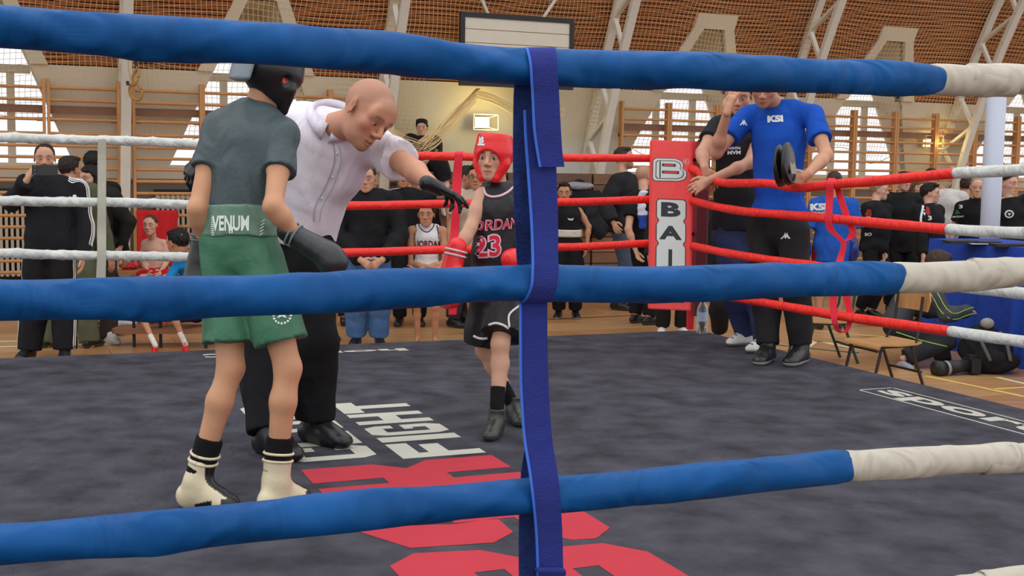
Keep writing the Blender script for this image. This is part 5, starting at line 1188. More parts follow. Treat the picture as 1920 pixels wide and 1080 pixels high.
# focus mitts held by the coach
mt_ = empty('focus_mitts', W(1474, 345, 7.2)); 
for (cx, cy, rx, ry, tl, d_, nm) in ((1462, 311, 12, 34, -.10, 7.04, 'mitt'), (1477, 307, 13, 39, -.18, 6.98, 'mitt')):
    a = nrm(CU*math.cos(tl)+CR*math.sin(tl)); n_ = nrm(CR*.85+TOC*.5); l_ = np.cross(a, n_); M = np.stack([n_, a, l_], 1)
    cc = W(cx, cy, d_); V, Q = blob([('el', cc, M, (.026, .118, .10)), ('el', cc+n_*.006, M, (.022, .105, .088))], .006, .01); mo = new(nm, V, Q, LEATH, mt_, None, np.tile(c3(24, 23, 25), (len(V), 1)), True)
    q = MB(); q.path([cc+a*.112*math.cos(t)+l_*.094*math.sin(t)+n_*.008 for t in np.linspace(0, 6.283, 25)], .007, 6); q.build('piping', LEATH, mo, smooth=True, col=np.tile(c3(46, 44, 44), (len(q.V), 1)))
    q = MB(); q.box(cc+n_*.026, n_*.003, a*.06, l_*.05); q.build('target_patch', LEATH, mo, col=np.tile(c3(130, 118, 104), (len(q.V), 1)))
tag(mt_, 'pair of black oval focus mitts in the hand of the coach in blue', 'boxing pads')
# ---- coach in black behind him
J = human(1.78, onz(1405, 655, CH), (-.4, -.9), over=dict(
    hd=W(1386, 180, 8.12), nk=W(1394, 216, 8.3), ch=W(1388, 280, 8.36), wa=W(1384, 362, 8.38), pe=W(1384, 420, 8.4), shR=W(1346, 236, 8.28), shL=W(1436, 236, 8.36),
    elR=W(1316, 286, 8.10), wrR=W(1322, 318, 7.98), elL=W(1404, 306, 8.10), wrL=W(1330, 338, 7.92), hipR=W(1366, 442, 8.4), hipL=W(1408, 442, 8.4),
    knR=W(1378, 540, 8.3), knL=W(1420, 545, 8.3), anR=W(1400, 634, 8.42), anL=W(1436, 645, 8.12), toeR=W(1362, 645, 8.3), toeL=W(1400, 662, 8.0),
    hnR=nrm(CR*.35-CU*.9), pnR=nrm(-TOC), hnL=nrm(-CR*.85-CU*.45), pnL=nrm(-TOC*.8-CU*.3)), head_dir=np.array([-.25, -.9, -.25]))
J['hs'] = 1.03
PM = person(J, 'coach in a black T-shirt and white sneakers with both forearms on the corner rope', c3(200, 148, 122), dict(hair='short', hairc=c3(90, 70, 55), beard=.1, open_mouth=True), hands=('o', 'o'), b=1.0, h=.011, ground=CH,
    clothes=[dict(k='shirt', col=c3(38, 38, 42), off=.024, sleeve=.55, hem=.1, h=.010, cuff=.02, name='t_shirt'), dict(k='pants', col=c3(48, 56, 92), off=.022, len=1.92, flare=.02, waist=.5, wa=.007, wf=18, h=.011)], shoes=dict(col=c3(222, 220, 214), sole=c3(150, 146, 138), s=1.0, high=.02, stripe=c3(50, 52, 70)))
bv = bvh_of([PM['t_shirt']]); decal('printed_lettering', text_mesh('MVM', .04), W(1388, 279, 8.0), CR*.085, CU*.026, bv, PRINTW, PM['t_shirt']); decal('printed_lettering', text_mesh('oldchia', .02), W(1388, 270, 8.0), CR*.085, CU*.02, bv, PRINTW, PM['t_shirt'])
decal('printed_emblem', poly2([[(-.5, -.2), (0, -.5), (.5, 0), (.5, .5), (0, .1), (-.3, .2)]], .3), W(1391, 259, 8.0), CR*.04, CU*.04, bv, PRINTW, PM['t_shirt'])
# ------------------------------------------------------------------ spectators on the gym floor
def hor(px): return 540-FPX*math.tan(PIT)+(px-960)*.0144
def place(px, d): return np.array([(px-960)/FPX*d*1.0, d*.995, 0.])
def tallness(px, top, d): return (CAM[2]+(hor(px)-top)/FPX*d)
def spect(label, px, d, top, face, skin, head, clothes, shoes=None, over=None, hands=('o', 'o'), b=1., kid=0., lean=0., head_dir=None, group=None, hs=None, socks=None, bodycol=None, width=1., extra=None):
    H = tallness(px, top, d); f = np.array([face[0], face[1], 0.]); 
    J = human(H, place(px, d), face, lean, kid, over, head_dir)
    if hs: J['hs'] = hs
    J['objs'] = person(J, label, skin, head, clothes, hands, b, .0135, group, 0., shoes, .0065, bodycol=bodycol, socks=socks); return J
SK1 = c3(200, 152, 126); SK2 = c3(186, 134, 104); SK3 = c3(214, 168, 146)
def shirt(col, sleeve=1.95, hem=.35, **k): d = dict(k='shirt', col=col, off=.024, sleeve=sleeve, hem=hem, h=.0125, cuff=.006, wa=.010, wf=16); d.update(k); return d
def pants(col, **k): d = dict(k='pants', col=col, off=.020, len=1.94, flare=.014, waist=.4, h=.013, wa=.006, wf=20); d.update(k); return d
def shorts(col, **k): d = dict(k='pants', col=col, off=.022, len=.85, flare=.02, waist=.4, h=.012, name='shorts'); d.update(k); return d
BLKS = dict(col=c3(26, 26, 28), sole=c3(70, 68, 66)); WHTS = dict(col=c3(226, 222, 214), sole=c3(232, 230, 224), s=1.05)
# man filming
J = spect('man in a black tracksuit with white stripes holding up a phone behind the cream ropes', 96, 9.95, 266, (.05, -1), SK1, dict(hair='buzz', hairc=c3(38, 28, 22), beard=.75), [shirt(c3(28, 29, 33), off=.030), pants(c3(26, 26, 30), off=.024, flare=.03)],
    over=dict(hd=W(84, 297, 9.88), wrR=W(50, 338, 9.56), elR=W(22, 378, 9.72), shR=W(48, 356, 9.98), shL=W(146, 356, 9.98), elL=W(158, 425, 9.95), wrL=W(155, 478, 9.88), anR=W(55, 661, 9.95), anL=W(122, 661, 9.95),
              hnR=nrm(CU*.8+CR*.45), pnR=nrm(CR*.6-TOC*.6), hnL=nrm(-CU+CR*.02)), shoes=BLKS, b=1.08, head_dir=np.array([.35, -1, -.05]))
o_ = J['objs']; limb_stripes('sleeve_stripe', [J['shR']+EZ*.03, J['shR']*.5+J['elR']*.5, J['elR']], -CR, (.075, .062), o_['shirt'], 3, .010, .022); limb_stripes('sleeve_stripe', [J['nk']*.4+J['shL']*.6+EZ*.03, J['shL']+EZ*.02, J['shL']*.5+J['elL']*.5, J['elL'], J['wrL']*.7+J['elL']*.3], CR+TOC*.2, (.073, .058), o_['shirt'], 3, .010, .022)
for a, sg in (('R', -1), ('L', 1)): limb_stripes('trouser_stripe', [J['hip'+a]+CR*sg*.03, J['kn'+a], J['an'+a]+EZ*.03], CR*sg+TOC*.25, (.106, .062), o_['trousers'], 2, .010, .024)
bv = bvh_of([o_['shirt']]); decal('printed_emblem', poly2([[(-.5, .1), (-.2, 0), (-.25, .3), (0, .5), (.25, .3), (.2, 0), (.5, .1), (.25, -.2), (-.25, -.2)], [(-.5, -.32), (.5, -.32), (.5, -.4), (-.5, -.4)]], .3), W(116, 365, 9.6), CR*.055, CU*.05, bv, PRINTW, o_['shirt'])
ph = empty('smartphone', W(84, 328, 9.5)); q = MB(); q.bbox(W(84, 319, 9.50), CR*.100, CU*.040, CF*.0045, .12); q.build('phone_case', M_iron, ph); q = MB(); q.box(W(84, 319, 9.50)+CF*.0052, CR*.092, CU*.034, CF*.0005); q.build('phone_screen', mat('phone_screen', rgb(90, 84, 84), .1), ph)
for k_ in range(3): q = MB(); q.cyl(W(66, 312+k_*7, 9.494), W(66, 312+k_*7, 9.488), .010); q.build('camera_lens', mat('lens_glass', rgb(60, 60, 66), .05), ph)
tag(ph, 'black smartphone held sideways in front of the filming man', 'phone')
spect('man in an olive jacket and olive trousers seen from behind, next to the man filming', 140, 10.75, 282, (.15, 1), SK2, dict(hair='short', hairc=c3(42, 34, 30)), [shirt(c3(84, 88, 66), off=.034), pants(c3(96, 98, 76), off=.026, flare=.022)], BLKS,
    over=dict(hd=W(131, 318, 10.7), anR=W(168, 648, 10.6), anL=W(86, 648, 10.6), wrR=W(205, 480, 10.7), wrL=W(98, 480, 10.7)), head_dir=np.array([.4, .9, 0]))
spect('smiling dark-haired woman in a dark jacket and white sneakers beside the olive jacket', 182, 11.2, 298, (-.4, -.9), SK3, dict(hair='bob', hairc=c3(30, 22, 22), female=True, open_mouth=True), [shirt(c3(40, 37, 34), off=.036), pants(c3(58, 48, 42), off=.026)], WHTS, over=dict(hd=W(167, 335, 11.1), wrL=W(226, 462, 11.2), anL=W(205, 640, 10.9), toeL=W(232, 652, 10.7)), hs=.98)
spect('tall dark-haired person in a black jacket mostly hidden behind the woman', 178, 11.75, 284, (.2, 1), SK1, dict(hair='short', hairc=c3(24, 20, 20)), [shirt(c3(30, 29, 30), off=.036), pants(c3(34, 32, 32))], BLKS, over=dict(wrR=W(232, 480, 12.0)))
# seated shirtless boy and his friend on the bench
dB = 12.1; zb = .42
J = spect('shirtless boy sitting on the bench in front of the red towel', 288, dB, 330, (-.05, -1), SK3, dict(hair='buzz', hairc=c3(70, 50, 36), buzz=.3), [shorts(c3(190, 34, 36), len=.9)], dict(col=c3(190, 30, 34)), kid=.6,
    over=dict(hd=W(282, 422, dB-.1), nk=W(287, 449, dB), ch=W(288, 468, dB), wa=W(290, 492, dB), pe=W(292, 512, dB), shR=W(272, 456, dB), shL=W(308, 456, dB), wrR=W(280, 515, dB-.35), wrL=W(300, 512, dB-.35), elR=W(268, 492, dB), elL=W(314, 488, dB),
              hipR=W(283, 517, dB), hipL=W(301, 517, dB), knR=W(268, 522, dB-.38), knL=W(312, 522, dB-.38), anR=W(272, 600, dB-.35), anL=W(308, 600, dB-.35)), b=.82, hs=.84)
dS = 10.75
J = spect('dark-haired boy in a bright blue jersey and red shoes sitting bent forward', 340, dS, 440, (-.7, -.6), SK2, dict(hair='short', hairc=c3(22, 20, 22)), [shirt(c3(28, 128, 190), sleeve=.6, hem=.1, name='jersey'), shorts(c3(30, 34, 80), len=.8)],
    over=dict(hd=W(334, 456, dS), nk=W(346, 480, dS+.1), ch=W(358, 512, dS+.15), wa=W(366, 550, dS+.2), pe=W(368, 580, dS+.2), shR=W(330, 500, dS+.1), shL=W(378, 498, dS), elR=W(308, 540, dS-.1), wrR=W(290, 560, dS-.3), elL=W(385, 545, dS), wrL=W(352, 575, dS-.2),
              hipR=W(352, 588, dS+.25), hipL=W(378, 588, dS+.1), knR=W(262, 590, dS-.3), knL=W(322, 590, dS-.4), anR=W(290, 645, dS-.45), anL=W(346, 642, dS-.35), toeR=W(284, 655, dS-.7), toeL=W(362, 652, dS-.55)),
    head_dir=np.array([-.75, .55, -.2]), b=.95, hs=1.05, socks=(c3(216, 210, 204), .10), shoes=dict(col=c3(206, 26, 34), sole=c3(200, 40, 44), s=.95))
bn = empty('low_bench', place(318, 10.9)); q = MB(); q.bbox(W(316, 617, 10.75), CR*.46, nrm([0, 1, 0])*.16, EZ*.022, .2); q.build('seat_plank', M_kw[1], bn)
for px in (250, 300, 385):
    q = MB(); q.path([place(px, 10.62)+EZ*.0, place(px, 10.62)+EZ*.22], .014); q.build('leg', M_iron, bn); q = MB(); q.path([place(px, 10.92), place(px, 10.92)+EZ*.22], .014); q.build('leg', M_iron, bn)
tag(bn, 'low wooden bench with dark legs under the seated boy in blue', 'bench')
bn2 = empty('long_bench', place(285, 12.25)); q = MB(); q.box(place(290, 12.2)+EZ*.53, EX*.75, EY*.17, EZ*.02); q.build('seat_plank', M_bar, bn2); q = MB(); q.box(place(290, 12.2)+EZ*.44, EX*.7, EY*.01, EZ*.05); q.build('seat_plank', M_bard, bn2)
for k_ in (-.6, .0, .6): q = MB(); q.box(place(290, 12.2)+EX*k_+EZ*.25, EX*.03, EY*.14, EZ*.25); q.build('leg', M_bard, bn2)
tag(bn2, 'higher wooden bench behind, under the shirtless boy', 'bench')
# towels, bags
def cloth_panel(name, x0, x1, y0, y1, P0, n, m_, lab, cat, amp=.03):
    nx, ny = 22, 20; V = []
    for j in range(ny+1):
        for i in range(nx+1):
            x = x0+(x1-x0)*i/nx; y = y0+(y1-y0)*j/ny+(math.sin(i*.9)*2 if j == ny else 0); x += (j/ny)*((i/nx-.5)*-8)
            V.append(onpl(x, y, P0, n)+n*(amp*math.sin(i*.8+j*.15)*(j/ny+.2)+.3*amp*math.sin(i*1.9+j*.4)))
    F = [[j*(nx+1)+i, j*(nx+1)+i+1, (j+1)*(nx+1)+i+1, (j+1)*(nx+1)+i] for j in range(ny) for i in range(nx)]
    o = new(name, np.array(V), F, m_, None, None, None, True); sm = o.modifiers.new('thickness', 'SOLIDIFY'); sm.thickness = .012; tag(o, lab, cat); return o
cloth_panel('towel', 256, 334, 394, 500, G_(0, .13), EY, mat('red_towel', rgb(196, 26, 34), .9, bump=.3, bscale=90), 'large red towel hanging from the wall bars behind the shirtless boy', 'towel')
V, Q = blob([('el', W(243, 500, 12.2), I3, (.09, .08, .035)), ('el', W(236, 497, 12.2), I3, (.05, .06, .03)), ('el', W(250, 497, 12.25), I3, (.045, .06, .03))], .008, .02, wr=(.006, 60, 2)); o = new('sports_shoes', V, Q, LEATH, None, None, np.tile(c3(205, 30, 52), (len(V), 1)), True); tag(o, 'pair of red sports shoes on the bench left of the red towel', 'shoes')
V, Q = blob([('el', W(222, 606, 11.4), I3, (.13, .10, .07)), ('el', W(240, 600, 11.4), I3, (.09, .09, .05))], .01, .03, wr=(.01, 30, 4)); V[:, 2] = np.maximum(V[:, 2]-(V[:, 2].min()), 0); o = new('plastic_bag', V, Q, CLOTH, None, None, np.tile(c3(215, 218, 222), (len(V), 1)), True); tag(o, 'crumpled white plastic bag on the floor beside the low bench', 'bag')
# man in the black sweater and those around him
J = spect('stern grey-haired man in a black sweater and blue jeans with hands clasped', 690, 10.9, 299, (.05, -1), SK1, dict(hair='thin', hairc=c3(46, 42, 42)), [shirt(c3(26, 26, 29), off=.030, hem=.3), pants(c3(72, 108, 156), off=.026, flare=.022)], BLKS,
    over=dict(hd=W(687, 334, 10.75), wrR=W(676, 488, 10.58), wrL=W(716, 488, 10.58), elR=W(634, 440, 10.8), elL=W(750, 440, 10.8), shR=W(646, 375, 10.9), shL=W(738, 375, 10.9), hnR=nrm(CR*.8-CU*.5), hnL=nrm(-CR*.8-CU*.5), pnR=-TOC, pnL=-TOC), b=1.18, hands=('c', 'c'), head_dir=np.array([-.02, -1, -.06]), hs=1.06)
spect('person in a teal hooded top hidden behind the man in the black sweater', 664, 12.3, 302, (.2, 1), SK1, dict(hair='bob', hairc=c3(44, 120, 130)), [shirt(c3(60, 60, 62)), pants(c3(40, 40, 44))], BLKS, hs=.95)
J = spect('person in a bright blue jersey and red shorts partly hidden by the referee', 606, 11.2, 334, (.3, -.95), SK1, dict(hair='short', hairc=c3(40, 30, 25)), [shirt(c3(40, 140, 190), sleeve=.7, hem=.2, name='jersey'), shorts(c3(190, 28, 46), len=.9)], BLKS, over=dict(wrL=W(622, 352, 10.9), elL=W(636, 395, 11.0), hnL=CU-CR*.3), kid=.4)
J = spect('person in a black jacket with white shoulder stripes behind the referee\'s outstretched arm', 768, 12.4, 308, (.1, -1), SK2, dict(hair='short', hairc=c3(30, 26, 24)), [shirt(c3(26, 26, 30), off=.036), pants(c3(28, 28, 32))], BLKS, over=dict(hd=W(756, 332, 12.3)))
limb_stripes('shoulder_stripe', [J['nk']*.55+J['shR']*.45+EZ*.045, J['shR']+EZ*.01, J['shR']*.4+J['elR']*.6], EZ*.8-CR*.7, (.085, .075), J['objs']['shirt'], 3, .012, .026)
J = spect('small boy in a white basketball vest with folded arms', 800, 11.0, 372, (.0, -1), SK2, dict(hair='curly', hairc=c3(34, 26, 24)), [dict(k='tank', col=c3(216, 212, 214), off=.016, hem=.35, h=.010, name='vest', wa=.004, wf=26), shorts(c3(210, 206, 210), len=.8)], None, kid=.8,
    over=dict(wrR=W(822, 503, 10.78), wrL=W(778, 508, 10.82), elR=W(770, 495, 10.95), elL=W(834, 492, 10.95), hd=W(799, 402, 10.9), hnR=CR, hnL=-CR, pnR=-TOC, pnL=-TOC), b=.84, hs=.92)
bv = bvh_of([J['objs']['vest']]); M_dk = mat('dark_red_print', rgb(96, 16, 34), .7); M_nv = mat('navy_trim', rgb(50, 46, 66), .7); VV = J['objs']['vest']
decal('printed_lettering', text_mesh('JORDAN', .04), W(801, 457, 10.6), CR*.235, CU*.075, bv, M_dk, VV)
cast_path('vest_trim', [(784, 416), (787, 426), (796, 434), (804, 434), (812, 426), (815, 416)], .005, M_nv, bv, VV); cast_path('vest_trim', [(780, 420), (779, 434), (777, 448)], .005, M_nv, bv, VV); cast_path('vest_trim', [(819, 420), (821, 434), (823, 448)], .005, M_nv, bv, VV)
J = spect('young man with round glasses in a beige T-shirt behind the red headgear', 892, 11.9, 303, (-.05, -1), SK2, dict(hair='short', hairc=c3(30, 24, 22), glasses=True), [shirt(c3(186, 168, 148), sleeve=.6, name='t_shirt'), shorts(c3(44, 44, 48), len=.95)], dict(col=c3(30, 28, 28), sole=c3(60, 56, 50), high=.05), over=dict(hd=W(893, 332, 11.8), anR=W(888, 618, 11.9)), hs=1.02)
spect('bearded man in profile with a bare shoulder to the left of the man with glasses', 862, 12.4, 302, (.8, -.5), SK2, dict(hair='short', hairc=c3(40, 34, 32), beard=.4), [dict(k='tank', col=c3(200, 190, 180), off=.018, hem=.4, h=.012, name='vest'), pants(c3(60, 62, 68))], BLKS, over=dict(hd=W(876, 333, 12.3), wrR=W(846, 470, 12.2)), head_dir=np.array([.9, -.3, -.2]))
# boy sitting up on the kit stack
dT = 15.5
J = spect('boy in a black patterned sweater sitting high on the gym kit stack', 790, dT, 222, (0, -1), SK3, dict(hair='curly', hairc=c3(30, 26, 26)), [shirt(c3(30, 30, 33), hem=.1, name='sweater'), pants(c3(26, 26, 29), off=.024, len=1.75)], dict(col=c3(210, 210, 210), sole=c3(230, 230, 230), gR=1.02, gL=1.02), kid=.3,
    over=dict(hd=W(791, 240, dT), nk=W(791, 259, dT+.03), ch=W(791, 274, dT+.05), wa=W(791, 292, dT+.08), pe=W(791, 305, dT+.1), shR=W(768, 266, dT), shL=W(814, 266, dT), elR=W(762, 292, dT), elL=W(820, 292, dT), wrR=W(780, 301, dT-.3), wrL=W(803, 301, dT-.3),
              hipR=W(782, 308, dT+.05), hipL=W(800, 308, dT+.05), knR=W(772, 309, dT-.48), knL=W(826, 311, dT-.46), anR=W(788, 345, dT-.42), anL=W(836, 348, dT-.42)), b=.95, hs=.85)
bv = bvh_of([J['objs']['sweater']])
M_pat = mat('grey_pattern', rgb(120, 112, 108), .8)
for k_, (x, y) in enumerate(((774, 262), (780, 270), (793, 275), (806, 262), (804, 273), (766, 276), (815, 277))): decal('printed_patch', poly2([[(-.5, 0), (0, .5), (.5, .1), (.1, -.5)]], .4), W(x, y, dT-.4), CR*.06, CU*.06, bv, M_pat, J['objs']['sweater'])
# right of the centre
J = spect('dark-haired boy boxer in a black vest and white belt walking left of the corner pad', 1064, 13.2, 336, (-.05, -1), SK2, dict(hair='short', hairc=c3(26, 22, 22)), [dict(k='tank', col=c3(28, 28, 31), off=.018, hem=.2, h=.011, name='vest'), pants(c3(26, 26, 29), len=1.9, off=.03)], dict(col=c3(24, 24, 26), sole=c3(200, 200, 200), high=.06), kid=.4, over=dict(hd=W(1058, 362, 13.1), wrL=W(1100, 462, 13.1), elL=W(1104, 425, 13.15), shL=W(1086, 396, 13.2), shR=W(1042, 396, 13.2)), b=.85, hs=.93)
up = EZ; V, Q = blob([('lo', J['pe']+EZ*.07, J['pe']+EZ*.16, CR, .150, .120, .145, .115, [(J['pe']+EZ*.16, EZ), (J['pe']+EZ*.08, -EZ)])], .01, .01); wb = new('belt', V, Q, CLOTH, J['obj'], None, np.tile(c3(214, 206, 196), (len(V), 1)), True)
bv = bvh_of([J['objs']['vest']]); decal('printed_emblem', poly2([[(-.5, .3), (.1, .1), (.5, .4), (.3, -.3), (-.3, -.2)]], .4), W(1071, 410, 12.9), CR*.07, CU*.045, bv, PRINTW, J['objs']['vest'])
spect('grey-bearded man in a black jacket and grey-blue jeans looking right', 1166, 14.2, 277, (.85, -.4), SK1, dict(hair='short', hairc=c3(58, 54, 54), beard=.5), [shirt(c3(38, 38, 41), off=.040, hem=.4), pants(c3(74, 86, 102), off=.026)], BLKS, over=dict(hd=W(1170, 297, 14.1), wrR=W(1150, 418, 13.66), elR=W(1134, 385, 13.85), anL=W(1190, 562, 14.2)), head_dir=np.array([.95, -.25, .1]), b=1.05)
J = spect('bald man in a black T-shirt half hidden behind the red corner pad', 1206, 12.8, 308, (.75, .6), SK1, dict(hair=None, hairc=c3(110, 90, 80), buzz=.3), [shirt(c3(26, 26, 28), sleeve=.6, off=.03, hem=.4, name='t_shirt'), pants(c3(28, 28, 30))], BLKS, over=dict(hd=W(1208, 330, 12.8), shL=W(1186, 372, 12.7), elL=W(1178, 430, 12.55), wrL=W(1192, 470, 12.5)))
V, Q = blob([('lo', W(1206, 362, 12.6), W(1208, 425, 12.58), CR, .055, .03, .07, .03)], .01, .02, wr=(.008, 35, 5)); C = np.tile(c3(205, 208, 224), (len(V), 1)); C[(V[:, 2] < 1.15)] = c3(44, 70, 160); o = new('towel', V, Q, CLOTH, None, None, C, True); tag(o, 'white and blue towel over the shoulder of the bald man', 'towel')
spect('person in black clothes standing between the corner post and the leaning coach', 1346, 10.6, 322, (.1, -1), SK1, dict(hair='short', hairc=c3(40, 30, 26)), [shirt(c3(30, 30, 32), hem=.5), pants(c3(30, 32, 38))], BLKS, over=dict(anR=W(1350, 620, 10.7), anL=W(1392, 605, 10.8)), b=1.05)
spect('person in dark trousers and pale sneakers behind the corner pad', 1262, 11.9, 325, (0, -1), SK1, dict(hair='short', hairc=c3(40, 30, 26)), [shirt(c3(34, 34, 36)), pants(c3(30, 30, 32))], WHTS)
# the group on the right
J = spect('child in blue club T-shirt and dark red shorts, back turned, behind the red strap', 1556, 12.6, 322, (.1, 1), SK2, dict(hair='short', hairc=c3(70, 50, 40)), [shirt(c3(36, 88, 180), sleeve=.9, hem=.8, off=.042, name='t_shirt'), shorts(c3(150, 26, 34), len=.95, off=.03)], BLKS)
bv = bvh_of([J['objs']['t_shirt']]); decal('printed_lettering', text_mesh('KSI', .06), W(1546, 385, 12.2), CR*.155, CU*.075, bv, PRINTW, J['objs']['t_shirt']); decal('printed_lettering', text_mesh('BOXING', .03), W(1545, 397, 12.2), CR*.13, CU*.030, bv, PRINTW, J['objs']['t_shirt'])
for k_, (x, y, l_) in enumerate(((1510, 470, 'blue and white boxing glove held beside the coach in blue'), (1599, 472, 'dark blue boxing glove right of the child in the blue club T-shirt'))):
    V, Q = blob([('el', W(x, y, 12.5), I3, (.06, .07, .11)), ('el', W(x+4, y-6, 12.45), I3, (.03, .03, .06)), ('lo', W(x, y-12, 12.5), W(x, y-22, 12.5), CR, .05, .045, .045, .04)], .009, .02); C = np.tile(c3(28, 48, 124), (len(V), 1))
    if k_ == 0: C[V[:, 2] < V[:, 2].min()+.05] = c3(205, 205, 212)
    o = new('boxing_glove', V, Q, LEATH, None, None, C, True); tag(o, l_, 'boxing glove')
def jacket_boy(lab, px, d, top, face, hdpx, hair='fade', hc=c3(34, 26, 24), emb=True, **k):
    over = dict(hd=W(hdpx[0], hdpx[1], d-.05)); over.update(k.pop('over', {}))
    J = spect(lab, px, d, top, face, SK3, dict(hair=hair, hairc=hc, buzz=.45), [shirt(c3(28, 28, 31), off=.028, hem=.4), pants(c3(26, 26, 30))], BLKS, over=over, kid=.25, b=.92, **k); return J
M_ptr = mat('print_red_patch', rgb(170, 46, 40), .8); M_ptg = mat('print_green_patch', rgb(50, 120, 70), .8)
def chest_prints(J, items):
    bv = bvh_of([J['objs']['shirt']])
    for kind, x, y, w_, h_ in items:
        P = W(x, y, (J['ch']-CAM) @ CF-.4); m_ = PRINTW
        if kind == 'red': VF = poly2([[(-.5, -.2), (-.2, .5), (.4, .4), (.5, -.3), (0, -.5)]], .4); m_ = M_ptr
        elif kind == 'green': VF = poly2([[(-.5, -.5), (0, .5), (.5, -.5)]], .4); m_ = M_ptg
        elif kind == 'ring': VF = poly2([[(.5*math.cos(t), .5*math.sin(t)), (.5*math.cos(t+.42), .5*math.sin(t+.42)), (.34*math.cos(t+.42), .34*math.sin(t+.42)), (.34*math.cos(t), .34*math.sin(t))] for t in np.linspace(0, 6.28, 16)[:-1]]+[[(-.2, .1), (.2, .1), (0, -.25)]], .4)
        elif kind == 'heart': VF = poly2([[(0, -.5), (-.5, .15), (-.25, .5), (0, .25), (.25, .5), (.5, .15)]], .4)
        else: VF = text_mesh(kind, .03)
        decal('printed_mark', VF, P, CR*w_, CU*h_, bv, m_, J['objs']['shirt'])
J = jacket_boy('fair boy in a black club top looking right, beside the looping red strap', 1636, 13.7, 336, (.55, -.8), (1648, 357), hair='buzz', hc=c3(150, 120, 90), over=dict(wrR=W(1620, 470, 13.6), wrL=W(1656, 472, 13.6), anR=W(1612, 580, 13.7), anL=W(1632, 580, 13.7)), head_dir=np.array([.95, -.3, 0]), width=.95)
chest_prints(J, [('BE', 1621, 391, .05, .016), ('heart', 1623, 399, .045, .045), ('BOX', 1623, 406, .06, .014), ('red', 1641, 397, .085, .09), ('3', 1642, 407, .06, .05), ('BO', 1644, 437, .07, .035)])
limb_stripes('sleeve_stripe', [J['shR'], J['shR']*.4+J['elR']*.6], -CR+TOC*.3, (.078, .066), J['objs']['shirt'], 1, .012, .02)
spect('person in a black puffer jacket behind the fair boy, face behind the red rope', 1684, 14.2, 322, (.1, -1), SK3, dict(hair='short', hairc=c3(40, 32, 30)), [shirt(c3(30, 30, 33), off=.055, hem=.7, name='jacket'), pants(c3(28, 28, 30))], BLKS, over=dict(wrL=W(1700, 448, 14.1)))
spect('long-haired brunette girl in a dark coat between the two boys in black tops', 1708, 15.2, 336, (.5, -.8), SK3, dict(hair='long', hairc=c3(96, 72, 50), female=True), [shirt(c3(52, 46, 38), off=.045, hem=.7, name='coat'), pants(c3(30, 30, 34))], BLKS)
J = jacket_boy('dark-haired boy in a black top with a white sleeve stripe looking right', 1738, 13.2, 339, (.7, -.7), (1744, 363), hair='short', head_dir=np.array([.93, -.35, .02]), over=dict(shR=W(1722, 393, 13.05), elR=W(1728, 432, 13.0)))
limb_stripes('sleeve_stripe', [J['nk']*.3+J['shR']*.7, J['shR']*.5+J['elR']*.5, J['elR']], TOC-CR*.2, (.075, .064), J['objs']['shirt'], 1, .022, .02)
chest_prints(J, [('BE', 1748, 391, .035, .016), ('heart', 1749, 398, .035, .04), ('red', 1757, 392, .05, .10), ('3', 1760, 406, .04, .05)])
spect('black-haired young man in a white T-shirt behind the boy with the sleeve stripe', 1764, 14.6, 313, (-.3, -.95), SK2, dict(hair='fade', hairc=c3(26, 22, 22)), [shirt(c3(206, 202, 198), sleeve=.8, off=.035, hem=.5, name='t_shirt'), pants(c3(34, 34, 38))], BLKS, over=dict(hd=W(1746, 336, 14.5)))
spect('person in black turned away left of the white pole', 1801, 15.0, 332, (.2, 1), SK1, dict(hair='short', hairc=c3(60, 46, 38)), [shirt(c3(28, 28, 31), off=.03), pants(c3(28, 28, 30))], BLKS)
J = spect('close-cropped fair child in a black printed T-shirt directly left of the white pole', 1822, 14.0, 333, (-.3, -.9), SK3, dict(hair='buzz', hairc=c3(170, 140, 110)), [shirt(c3(26, 26, 28), sleeve=.7, off=.028, hem=.4), pants(c3(150, 150, 152))], BLKS, kid=.4)
chest_prints(J, [('red', 1815, 376, .09, .06), ('green', 1820, 392, .07, .05), ('3', 1826, 383, .04, .04), ('BOX', 1822, 402, .10, .02)])
spect('person in black behind the white pole, mostly hidden', 1842, 15.9, 345, (0, -1), SK2, dict(hair='short', hairc=c3(30, 26, 24)), [shirt(c3(26, 26, 28)), pants(c3(26, 26, 28))], BLKS)
J = jacket_boy('boy with a dark quiff in a black club sweatshirt at the right edge', 1888, 12.9, 325, (.4, -.9), (1889, 345), head_dir=np.array([.65, -.75, 0]), over=dict(shR=W(1862, 376, 12.9), shL=W(1922, 376, 12.8)))
chest_prints(J, [('BOXING', 1888, 389, .085, .022), ('heart', 1888, 396, .05, .045), ('CLUB', 1888, 404, .085, .018), ('ring', 1914, 398, .085, .085)])
spect('person in black at the very right edge behind the quiffed boy', 1932, 14.6, 330, (-.2, -1), SK2, dict(hair='short', hairc=c3(26, 22, 22)), [shirt(c3(34, 34, 38)), pants(c3(26, 26, 28))], BLKS)
